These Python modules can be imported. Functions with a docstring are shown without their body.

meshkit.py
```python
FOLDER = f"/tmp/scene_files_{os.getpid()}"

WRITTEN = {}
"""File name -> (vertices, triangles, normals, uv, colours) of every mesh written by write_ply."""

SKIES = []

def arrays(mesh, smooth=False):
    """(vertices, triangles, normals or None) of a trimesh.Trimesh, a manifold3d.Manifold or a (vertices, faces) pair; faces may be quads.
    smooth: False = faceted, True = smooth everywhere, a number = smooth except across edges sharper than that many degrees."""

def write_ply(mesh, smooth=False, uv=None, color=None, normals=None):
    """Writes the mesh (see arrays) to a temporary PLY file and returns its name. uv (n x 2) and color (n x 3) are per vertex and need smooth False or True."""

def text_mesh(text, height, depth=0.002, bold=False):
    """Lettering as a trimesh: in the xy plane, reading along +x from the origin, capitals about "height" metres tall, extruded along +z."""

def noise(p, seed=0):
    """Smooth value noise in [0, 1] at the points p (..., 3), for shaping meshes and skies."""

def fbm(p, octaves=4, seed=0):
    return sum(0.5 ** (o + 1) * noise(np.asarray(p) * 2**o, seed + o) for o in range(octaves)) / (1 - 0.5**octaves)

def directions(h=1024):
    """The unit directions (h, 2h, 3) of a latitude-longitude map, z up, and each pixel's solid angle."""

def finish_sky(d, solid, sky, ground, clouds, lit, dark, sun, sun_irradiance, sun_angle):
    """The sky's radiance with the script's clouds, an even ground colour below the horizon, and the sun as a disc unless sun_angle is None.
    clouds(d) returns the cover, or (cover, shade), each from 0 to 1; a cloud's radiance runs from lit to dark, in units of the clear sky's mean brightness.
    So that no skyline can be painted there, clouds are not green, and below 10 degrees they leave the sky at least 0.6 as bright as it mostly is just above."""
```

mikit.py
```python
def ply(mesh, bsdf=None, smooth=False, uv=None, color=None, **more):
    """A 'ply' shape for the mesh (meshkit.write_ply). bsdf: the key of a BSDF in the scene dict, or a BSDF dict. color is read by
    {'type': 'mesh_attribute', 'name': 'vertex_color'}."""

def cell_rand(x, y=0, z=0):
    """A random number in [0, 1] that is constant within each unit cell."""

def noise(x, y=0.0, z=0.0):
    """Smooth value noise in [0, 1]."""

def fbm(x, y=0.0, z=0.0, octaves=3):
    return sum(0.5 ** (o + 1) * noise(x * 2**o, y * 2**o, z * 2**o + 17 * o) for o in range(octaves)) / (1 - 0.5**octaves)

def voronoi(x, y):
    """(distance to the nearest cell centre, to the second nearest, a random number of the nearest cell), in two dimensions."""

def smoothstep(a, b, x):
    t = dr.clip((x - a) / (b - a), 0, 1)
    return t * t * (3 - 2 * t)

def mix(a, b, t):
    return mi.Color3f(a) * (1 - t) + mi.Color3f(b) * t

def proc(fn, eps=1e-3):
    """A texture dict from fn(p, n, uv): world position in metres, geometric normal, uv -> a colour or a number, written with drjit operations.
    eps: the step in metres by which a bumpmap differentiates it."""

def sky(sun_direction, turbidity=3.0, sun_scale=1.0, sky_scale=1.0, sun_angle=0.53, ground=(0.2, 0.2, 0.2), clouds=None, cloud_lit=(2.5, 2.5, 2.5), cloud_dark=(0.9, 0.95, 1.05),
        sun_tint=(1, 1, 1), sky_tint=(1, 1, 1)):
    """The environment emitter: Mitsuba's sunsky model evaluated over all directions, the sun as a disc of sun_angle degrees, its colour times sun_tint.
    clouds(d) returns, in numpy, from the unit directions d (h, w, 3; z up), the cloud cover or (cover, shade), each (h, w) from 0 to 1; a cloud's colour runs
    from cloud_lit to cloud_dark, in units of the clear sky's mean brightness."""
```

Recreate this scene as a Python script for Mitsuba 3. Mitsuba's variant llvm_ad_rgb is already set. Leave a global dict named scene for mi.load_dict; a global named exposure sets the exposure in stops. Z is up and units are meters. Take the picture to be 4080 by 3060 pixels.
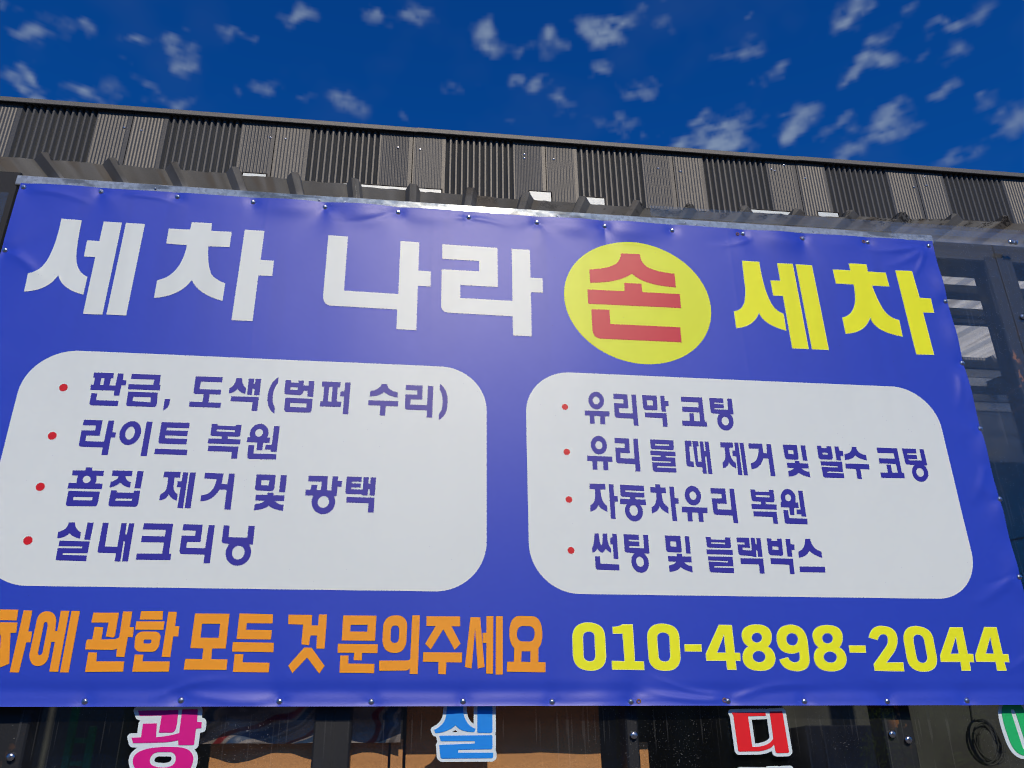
import math, random
import numpy as np, trimesh, mitsuba as mi, drjit as dr
import mikit, meshkit
from mikit import proc, noise, fbm, smoothstep, mix, voronoi, cell_rand
from shapely.geometry import Polygon, Point, box as sbox
from shapely.ops import unary_union

T = mi.ScalarTransform4f
rng = random.Random(7)
scene, labels = {}, {}

# ------------------------------------------------------------------ camera
YAW, PITCH, ROLL, EYE, DIST = math.radians(7.455), math.radians(25.203), math.radians(0.779), 1.6, 3.12
fwd = np.array([math.sin(YAW) * math.cos(PITCH), math.cos(YAW) * math.cos(PITCH), math.sin(PITCH)])
right = np.array([math.cos(YAW), -math.sin(YAW), 0.0])
down = np.cross(fwd, right)
up = -(-math.sin(ROLL) * right + math.cos(ROLL) * down)
org = np.array([0.0, -DIST, EYE])
scene['camera'] = {'type': 'perspective', 'fov': math.degrees(2 * math.atan(2040 / 3450)), 'near_clip': 0.02, 'far_clip': 3000.0,
                   'to_world': T().look_at(origin=org.tolist(), target=(org + fwd).tolist(), up=up.tolist())}

# ------------------------------------------------------------------ sky and sun (behind the camera)
SUN = (0.065, -0.81, 0.58)
# fair-weather cloud puffs: azimuth and elevation of the centre, angular half sizes (degrees), strength
PUFFS = [(-31.3,42.2,0.42,0.17,0.5),(-30.0,41.0,1.12,0.5,1.0),(-26.2,42.4,0.53,0.34,0.9),(-22.9,42.9,1.0,0.39,0.7),(-20.7,43.4,0.73,0.48,0.9),(-19.4,42.9,0.83,0.73,0.8),(-19.0,42.0,0.56,0.33,0.8),(-19.7,44.6,0.55,0.28,0.6),(-16.1,44.8,1.03,0.25,0.6),(-14.1,44.7,0.38,0.42,0.4),(-11.0,46.6,0.76,0.76,1.0),(-28.9,39.4,0.96,0.73,0.8),(-28.4,39.1,0.53,0.3,0.8),(-29.4,38.1,1.14,0.44,1.1),(-28.2,38.2,1.33,0.3,1.1),(-25.4,39.0,0.99,0.39,1.0),(-23.6,39.7,0.73,0.56,0.6),(-20.9,40.3,0.65,0.57,0.8),(-22.0,40.8,0.46,0.32,0.6),(-19.2,40.4,0.66,0.42,0.9),(-14.9,41.5,0.57,0.35,0.5),(-12.5,42.4,0.87,0.7,0.8),(-9.5,42.3,0.58,0.36,0.5),(-7.1,42.7,0.78,0.46,0.8),(-28.8,42.2,1.04,0.43,0.3),(-27.9,42.0,0.53,0.44,0.3),(-22.8,41.3,0.55,0.24,0.3),(-4.5,48.0,0.96,0.69,1.0),(-1.7,47.9,0.96,0.53,0.7),(0.1,48.2,0.96,0.7,1.0),(5.6,47.4,0.78,0.63,0.9),(5.4,46.7,1.17,0.55,0.6),(8.6,46.8,0.59,0.41,0.7),(11.0,46.7,0.78,0.64,1.0),(12.5,46.3,0.39,0.27,0.5),(15.5,47.1,1.07,0.54,1.0),(16.5,46.7,0.87,0.54,1.1),(18.0,47.3,1.06,0.44,0.9),(16.2,46.2,0.58,0.45,0.8),(20.3,48.0,0.86,0.35,0.7),(21.8,46.4,0.86,0.53,0.6),(22.2,45.6,0.48,0.26,0.4),(8.1,44.5,0.45,0.61,0.8),(10.2,44.0,0.65,0.8,1.0),(3.2,43.8,0.99,0.42,0.8),(16.1,44.5,0.79,0.55,0.9),(18.6,43.3,0.89,0.6,0.9),(20.1,43.8,0.39,0.27,0.5),(12.6,43.8,0.7,0.47,0.4),(12.6,43.1,0.8,0.38,0.6),(12.5,42.3,1.1,0.67,0.4),(14.9,41.7,0.6,0.29,0.5),(16.7,41.6,0.6,0.38,0.6),(17.6,40.8,1.0,0.57,0.9),(19.5,40.6,0.4,0.38,0.6),(21.6,39.8,0.8,0.38,0.6),(-1.5,41.9,0.6,0.28,0.5),(-5.9,42.2,0.99,0.55,0.7),(7.9,42.0,0.5,0.29,0.3),(35.8,44.7,1.0,0.79,1.0),(35.1,44.2,0.55,0.56,0.9),(37.4,44.5,0.54,0.23,0.6),(39.5,43.4,0.63,0.46,0.7),(41.7,41.7,0.88,0.52,1.0),(42.8,41.8,0.61,0.29,0.8),(44.9,41.5,1.12,0.57,0.7),(37.4,42.6,0.73,0.47,0.8),(36.5,41.4,1.2,0.56,1.0),(37.8,41.3,0.73,0.55,0.9),(35.1,41.2,0.56,0.21,0.7),(27.5,44.2,1.43,0.6,0.7),(30.3,42.5,0.95,0.43,0.7),(28.4,42.1,0.48,0.35,0.6),(28.7,46.1,0.37,0.21,0.4),(41.8,40.2,0.71,0.45,0.7),(39.7,40.8,0.54,0.23,0.5),(40.4,38.6,0.99,0.47,0.9),(42.8,37.2,0.71,0.23,0.6),(42.8,36.6,0.8,0.53,0.6),(44.2,35.5,0.88,0.59,0.9),(42.7,35.4,0.89,0.3,0.4),(31.5,40.0,1.05,0.69,0.7),(30.8,39.1,1.06,0.79,0.9),(30.4,38.6,0.67,0.44,1.0),(29.4,39.9,0.39,0.18,0.6),(24.1,41.1,0.69,0.46,0.7),(25.2,39.8,1.67,1.01,1.2),(24.7,39.3,1.18,0.56,1.2),(27.0,38.6,0.69,0.37,0.6),(22.0,40.0,0.99,0.38,0.5),(33.6,38.3,1.04,0.43,0.8),(33.7,36.9,1.05,0.52,0.9),(36.4,37.3,1.12,0.5,1.0),(37.3,38.1,0.65,0.49,0.9),(38.4,36.8,0.74,0.48,0.5),(40.0,34.7,1.19,0.48,0.9),(41.2,34.9,0.54,0.31,0.7)]

_r = random.Random(41)
for _ in range(1000):                                             # the same kind of puffs over the rest of the sky
    az, el = _r.uniform(-180, 180), math.degrees(math.asin(_r.uniform(0.12, 0.99)))
    if abs(az - 7) < 43 and 30 < el < 53:
        continue
    s = _r.uniform(0.6, 1.6)
    PUFFS.append((az, el, 0.9 * s, 0.55 * s, _r.uniform(0.4, 1.0)))


def clouds(d):
    az = np.degrees(np.arctan2(d[..., 0], d[..., 1]))
    el = np.degrees(np.arcsin(np.clip(d[..., 2], -1, 1)))
    ce = np.maximum(np.cos(np.radians(el)), 0.05)
    q = d * 46.0
    wx = meshkit.fbm(q * 0.7, 3, 5) - 0.5
    wy = meshkit.fbm(q * 0.7 + 31.7, 3, 9) - 0.5
    azw, elw = az + 2.6 * wx / ce, el + 2.2 * wy
    m = np.zeros(el.shape)
    rows = el[:, 0]
    for a, e, ra, re, s in PUFFS:
        ra, re = 0.78 * ra, 0.78 * re
        i = np.nonzero(np.abs(rows - e) < 3.2 * re + 2)[0]
        if not len(i):
            continue
        i0, i1 = i[0], i[-1] + 1
        da = (azw[i0:i1] - a + 180) % 360 - 180
        q2 = (da * ce[i0:i1] / ra) ** 2 + ((elw[i0:i1] - e) / re) ** 2
        m[i0:i1] += s * np.exp(-0.62 * q2)
    f = meshkit.fbm(d * 60.0, 5, 3)
    f2 = meshkit.fbm(d * np.array([60.0, 60.0, 150.0]) + 7.0, 5, 8)
    c = m * (0.0 + 3.3 * np.clip(0.5 * f + 0.5 * f2 - 0.32, 0, 1))
    veil = np.clip(meshkit.fbm(d * 12.0 + 3.0, 4, 6) - 0.52, 0, 1) * 0.35
    cover = 1 - np.exp(-1.9 * np.clip(c - 0.13, 0, 3) ** 1.25)
    return np.clip(0.78 * cover + veil * 0.5, 0, 0.85), np.clip(0.75 - 0.8 * cover, 0, 1)


scene['sky'] = mikit.sky(SUN, turbidity=3, clouds=clouds, sky_tint=(0.028, 0.48, 1.22), cloud_lit=(1.7, 2.2, 2.95), cloud_dark=(0.6, 1.02, 1.9), ground=(0.2, 0.2, 0.2),
                         sun_tint=(0.87, 0.905, 0.975))
labels['sky'] = {'kind': 'structure'}
exposure = 1.3

# ------------------------------------------------------------------ helpers
def number(name):
    k, n = name, 1
    while k in scene or k in labels:
        k, n = f'{name}_{n:03d}', n + 1
    return k


def thing(name, label, cat, group=None):
    k = number(name)
    labels[k] = {'label': label, 'category': cat}
    if group:
        labels[k]['group'] = group
    return k


def struct(name, mesh, mat, smooth=False):
    scene[name] = mikit.ply(mesh, mat, smooth)
    labels[name] = {'kind': 'structure'}
    return name


def part(parent, name, mesh, mat, smooth=False, label=None, kind=None):
    k = number(f'{parent}__{name}')
    scene[k] = mikit.ply(mesh, mat, smooth)
    if label or kind:
        labels[k] = {x: y for x, y in (('label', label), ('kind', kind)) if y}
    return k


def cat(ms):
    return trimesh.util.concatenate(ms)


def bx(x0, x1, y0, y1, z0, z1, c=0.0):
    """A box; c chamfers its edges."""
    if c <= 0:
        m = trimesh.creation.box((x1 - x0, y1 - y0, z1 - z0))
        m.apply_translation(((x0 + x1) / 2, (y0 + y1) / 2, (z0 + z1) / 2))
        return m
    pts = []
    for a in (0, 1):
        for b in (0, 1):
            for d in (0, 1):
                p = [(x0, x1)[a], (y0, y1)[b], (z0, z1)[d]]
                s = [1 - 2 * a, 1 - 2 * b, 1 - 2 * d]
                for ax in range(3):
                    q = [p[i] + (0 if i == ax else s[i] * c) for i in range(3)]
                    pts.append(q)
    return trimesh.convex.convex_hull(np.array(pts))


def tube(pts, r, n=8):
    p = np.asarray(pts, float)
    t = np.gradient(p, axis=0)
    t /= np.linalg.norm(t, axis=1, keepdims=True)
    a = np.cross(t, np.where(np.abs(t[:, 2:]) < 0.9, [0, 0, 1.0], [1.0, 0, 0]))
    a /= np.linalg.norm(a, axis=1, keepdims=True)
    b = np.cross(t, a)
    an = np.arange(n) * 2 * np.pi / n
    v = (p[:, None] + r * (np.cos(an)[None, :, None] * a[:, None] + np.sin(an)[None, :, None] * b[:, None])).reshape(-1, 3)
    f = []
    for i in range(len(p) - 1):
        for j in range(n):
            k = (j + 1) % n
            f += [[i * n + j, i * n + k, (i + 1) * n + k], [i * n + j, (i + 1) * n + k, (i + 1) * n + j]]
    return trimesh.Trimesh(v, np.array(f), process=False)


def grid(xs, zs, fy, flip=False):
    X, Z = np.meshgrid(xs, zs)
    v = np.stack([X, fy(X, Z), Z], -1).reshape(-1, 3)
    n, m = len(xs), len(zs)
    i, j = np.meshgrid(np.arange(n - 1), np.arange(m - 1))
    a = (j * n + i).ravel()
    f = np.vstack([np.stack([a, a + 1, a + n + 1], 1), np.stack([a, a + n + 1, a + n], 1)])
    return trimesh.Trimesh(v, f, process=False)


def principled(col, rough=0.5, spec=0.5, metallic=0.0, **k):
    c = col if isinstance(col, dict) else {'type': 'rgb', 'value': list(col)}
    return {'type': 'twosided', 'b': {'type': 'principled', 'base_color': c, 'roughness': rough, 'specular': spec, 'metallic': metallic, **k}}


# ------------------------------------------------------------------ materials
# printed vinyl: one ink colour each, satin film, faint print grain
def ink(r, g, b):
    def fn(p, n, uv):
        w = 1.0 + 0.035 * (fbm(p.x * 2.3, p.z * 2.3, 4) - 0.5) - 0.05 * smoothstep(0.55, 0.8, fbm(p.x * 11, p.z * 0.9, 7)) * smoothstep(2.6, 3.9, p.z)
        return mi.Color3f(r, g, b) * w
    return fn


VR, VS = 0.405, 0.30
INK = {'w': (0.66, 0.76, 0.80), 'y': (0.80, 0.88, 0.018), 'q': (0.66, 0.78, 0.03), 'r': (0.53, 0.022, 0.05), 'b': (0.026, 0.026, 0.36), 'o': (0.82, 0.335, 0.022), 'k': (0.020, 0.058, 0.55),
       'p': (0.655, 0.755, 0.805), 'x': (0.58, 0.008, 0.02), 'e': (0.8, 0.9, 0.6)}
for k, c in INK.items():
    scene['vinyl_' + k] = principled(proc(ink(*c)), VR, VS)
STK = {'m': (0.62, 0.0, 0.25), 'c': (0.0, 0.24, 0.85), 'd': (0.72, 0.008, 0.018), 'g': (0.014, 0.46, 0.15), 'white': (0.60, 0.74, 0.84)}
for k, c in STK.items():
    scene['sticker_' + k] = principled(c, 0.42, 0.4)


def clad_color(p, n, uv):
    sp = 0.6 * noise(p.x * 150, p.z * 150, p.y * 150) + 0.4 * noise(p.x * 390, p.z * 390, p.y * 390)
    st = fbm(p.x * 9, p.z * 1.2)
    return mi.Color3f(0.055, 0.061, 0.068) * (0.9 + 0.2 * sp) * (0.82 + 0.36 * st)


scene['clad_paint'] = principled(proc(clad_color), 0.46, 0.40)
scene['flashing_paint'] = principled(proc(lambda p, n, uv: mi.Color3f(0.088, 0.093, 0.098) * (0.85 + 0.3 * noise(p.x * 200, p.z * 200, p.y * 200))), 0.55, 0.5)
scene['white_panel'] = principled(proc(lambda p, n, uv: mi.Color3f(0.62, 0.70, 0.72) * (0.9 + 0.14 * fbm(p.x * 5, p.z * 5))), 0.4, 0.4)
scene['dark_gap'] = principled((0.012, 0.012, 0.014), 0.7)


def zinc(p, n, uv):
    a, b, w = voronoi(p.x * 90, (p.z + p.y) * 90)
    d = smoothstep(0.55, 0.75, fbm(p.x * 7, p.z * 30, 3))
    return mix((0.46, 0.52, 0.56), (0.22, 0.25, 0.27), d) * (0.78 + 0.36 * w)


scene['zinc'] = principled(proc(zinc), proc(lambda p, n, uv: 0.05 + 0.07 * fbm(p.x * 30, p.z * 60)), 0.5, 0.42)
scene['bright_metal'] = {'type': 'principled', 'base_color': {'type': 'rgb', 'value': [0.62, 0.64, 0.68]}, 'metallic': 1.0, 'roughness': 0.24}
scene['rust'] = principled(proc(lambda p, n, uv: mix((0.16, 0.06, 0.025), (0.30, 0.17, 0.09), noise(p.x * 300, p.z * 300))), 0.8)
scene['hose_rubber'] = principled((0.020, 0.026, 0.025), 0.6, 0.3)
scene['rubber'] = principled((0.012, 0.012, 0.013), 0.7)


def black_steel(p, n, uv):
    sp = 0.6 * smoothstep(0.86, 0.90, noise(p.x * 230, p.z * 230, p.y * 230)) * smoothstep(0.45, 0.65, fbm(p.x * 5, p.z * 4))
    rz = smoothstep(0.60, 0.72, fbm(p.x * 60 + 9, p.z * 40)) * smoothstep(0.52, 0.68, fbm(p.x * 6 + 3, p.z * 3))
    c = mix((0.010, 0.013, 0.018), (0.30, 0.32, 0.33), sp)
    return mi.Color3f(dr.lerp(c.x, 0.30, rz * 0.7), dr.lerp(c.y, 0.13, rz * 0.7), dr.lerp(c.z, 0.04, rz * 0.7))


scene['black_steel'] = principled(proc(black_steel), 0.5, 0.3)
scene['dark_steel'] = principled(proc(lambda p, n, uv: mi.Color3f(0.022, 0.026, 0.032) * (0.7 + 0.6 * fbm(p.x * 6, p.y * 6, p.z * 6))), 0.5, 0.4)


def frp(p, n, uv):
    """Weathered fibreglass sheet: grey-green resin, grime at the rib roots, black mould near the eave."""
    g = fbm(p.x * 9, p.y * 3)
    wv = 0.93 + 0.12 * noise(p.x * 320, p.y * 320)
    streak = smoothstep(0.56, 0.74, fbm(p.x * 17, p.y * 2.2 + 5))
    band = 0.78 + 0.44 * noise(p.x * 34, 0.7)
    rt = smoothstep(0.2, 1.6, p.x + 0.5 * noise(p.x * 3, 2.0))
    mould = smoothstep(0.47, 0.60, fbm(p.x * 21 + 4, p.y * 16)) * rt * (1 - smoothstep(0.05, 0.16, p.y))
    mould = mould * smoothstep(0.40, 0.52, noise(p.x * 210, p.y * 210))
    clean = smoothstep(0.16, 0.42, p.y)
    c = mix(mix((0.27, 0.28, 0.262), (0.175, 0.172, 0.152), g), mix((0.80, 0.84, 0.84), (0.66, 0.69, 0.68), g), clean) * (wv * band)
    c = mix(c, (0.17, 0.14, 0.10), streak * 0.5)
    return mix(c, (0.02, 0.021, 0.021), mould * 0.85)


scene['fibreglass'] = {'type': 'principledthin', 'base_color': proc(frp), 'roughness': 0.45, 'diff_trans': 1.25, 'spec_trans': 0.0, 'eta': 1.5}
# clear sheet with dust and fine scratches
scene['clear'] = {'type': 'thindielectric', 'int_ior': 1.5}


def dust(p, n, uv):
    d = 0.005 + 0.016 * smoothstep(0.4, 0.8, fbm(p.x * 3.1, p.z * 2.0)) * (0.6 + 0.5 * noise(p.x * 60, p.z * 5)) + 0.022 * smoothstep(2.3, 3.2, p.z) * (0.6 + 0.8 * fbm(p.x * 2.0, p.z * 1.5, 3))
    sp = smoothstep(0.90, 0.95, noise(p.x * 330, p.z * 330, 4)) * 0.25 * smoothstep(0.45, 0.65, fbm(p.x * 4, p.z * 4, 6))
    scr = smoothstep(0.82, 0.90, noise(p.x * 160, p.z * 5, 2)) * 0.035
    return dr.minimum(d + sp + scr, 0.6)


scene['dusty_sheet'] = {'type': 'blendbsdf', 'weight': proc(dust), 'a': {'type': 'ref', 'id': 'clear'},
                        'b': {'type': 'twosided', 'b': {'type': 'diffuse', 'reflectance': {'type': 'rgb', 'value': [0.46, 0.50, 0.54]}}}}
scene['hazy_film'] = {'type': 'blendbsdf', 'weight': 0.035, 'a': {'type': 'ref', 'id': 'clear'},
                      'b': {'type': 'twosided', 'b': {'type': 'diffuse', 'reflectance': {'type': 'rgb', 'value': [0.5, 0.53, 0.56]}}}}


def plywood(p, n, uv):
    w = fbm(p.x * 3, p.z * 14, 4)
    r = noise(p.z * 60 + 4 * w, p.x * 2)
    return mix((0.50, 0.27, 0.105), (0.36, 0.175, 0.062), 0.55 * w + 0.35 * r) * (0.95 + 0.1 * noise(p.x * 200, p.z * 200))


scene['plywood'] = principled(proc(plywood), 0.6, 0.3)
scene['olive_tarp'] = principled(proc(lambda p, n, uv: mix((0.055, 0.068, 0.020), (0.018, 0.026, 0.011), fbm(p.x * 22, p.z * 1.5))), 0.7)
scene['green_paint'] = principled((0.02, 0.22, 0.12), 0.4)
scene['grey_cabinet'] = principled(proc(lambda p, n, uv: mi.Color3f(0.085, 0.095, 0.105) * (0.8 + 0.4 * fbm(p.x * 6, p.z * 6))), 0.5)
scene['grey_cabinet_trim'] = principled((0.2, 0.22, 0.23), 0.4)


def concrete(p, n, uv):
    c = fbm(p.x * 2.3, p.y * 2.3, p.z * 2.3, 4)
    return mi.Color3f(0.27, 0.265, 0.255) * (0.65 + 0.6 * c) * (0.93 + 0.14 * noise(p.x * 60, p.y * 60, p.z * 60))


scene['concrete'] = principled(proc(concrete), 0.8, 0.3)
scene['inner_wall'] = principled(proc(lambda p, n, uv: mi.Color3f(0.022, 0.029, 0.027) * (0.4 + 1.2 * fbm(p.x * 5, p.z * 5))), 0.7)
scene['pale_steel'] = principled(proc(lambda p, n, uv: mi.Color3f(0.60, 0.62, 0.62) * (0.75 + 0.5 * fbm(p.x * 4, p.z * 20))), 0.5)
scene['light_steel'] = principled(proc(lambda p, n, uv: mi.Color3f(0.27, 0.28, 0.285) * (0.7 + 0.6 * fbm(p.x * 4, p.z * 20))), 0.5)


def asphalt(p, n, uv):
    return mi.Color3f(0.10, 0.10, 0.10) * (0.6 + 0.5 * fbm(p.x * 0.8, p.y * 0.8) + 0.4 * noise(p.x * 70, p.y * 70))


scene['asphalt'] = principled(proc(asphalt), 0.85, 0.3)

# ------------------------------------------------------------------ ground
struct('ground', grid(np.linspace(-600, 600, 3), [0, 1], lambda X, Z: X * 0), 'asphalt')
g = trimesh.creation.box((1600, 1600, 0.4))
g.apply_translation((0, 0, -0.2))
scene['ground'] = mikit.ply(g, 'asphalt')

# ------------------------------------------------------------------ the banner
BX0, BX1, BZ0, BZ1 = -1.630, 2.395, 1.863, 3.903
TOPS = [(-1.6144, 3.8817), (-1.3091, 3.8843), (-1.0022, 3.8823), (-0.6917, 3.8804), (-0.3908, 3.8787), (-0.0794, 3.8761), (0.2261, 3.8731), (0.528, 3.8701), (0.8332, 3.8735), (1.1416, 3.8728), (1.4734, 3.8795), (1.7584, 3.8754), (2.0728, 3.8764), (2.3726, 3.8765)]
BOTS = [(-1.604, 1.89), (-0.9959, 1.879), (-0.6976, 1.8826), (-0.3832, 1.8786), (-0.0824, 1.8775), (0.2249, 1.8778), (0.5311, 1.8764), (0.8082, 1.876), (1.1576, 1.8778), (1.4399, 1.8772), (1.7515, 1.876), (2.0595, 1.8784), (2.37, 1.89)]
SIDES = [(-1.6169, 3.5711), (2.3859, 3.5788), (2.3907, 3.2685), (2.394, 2.9596), (2.3964, 2.6494), (2.3919, 2.3332), (-1.606, 3.19), (-1.606, 2.84), (-1.606, 2.5), (-1.606, 2.15)]
SCREWS = TOPS + BOTS + SIDES
HOLES = [(1.448, 3.8757), (2.0522, 3.8776), (1.7528, 3.8764), (0.8348, 1.8779), (1.1453, 1.8813)]
BULLETS = [(-1.2793, 2.983), (-1.2798, 2.7897), (-1.2807, 2.5959), (-1.2805, 2.402), (0.6181, 2.9841), (0.6179, 2.7928), (0.6184, 2.6), (0.6185, 2.4045)]
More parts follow.
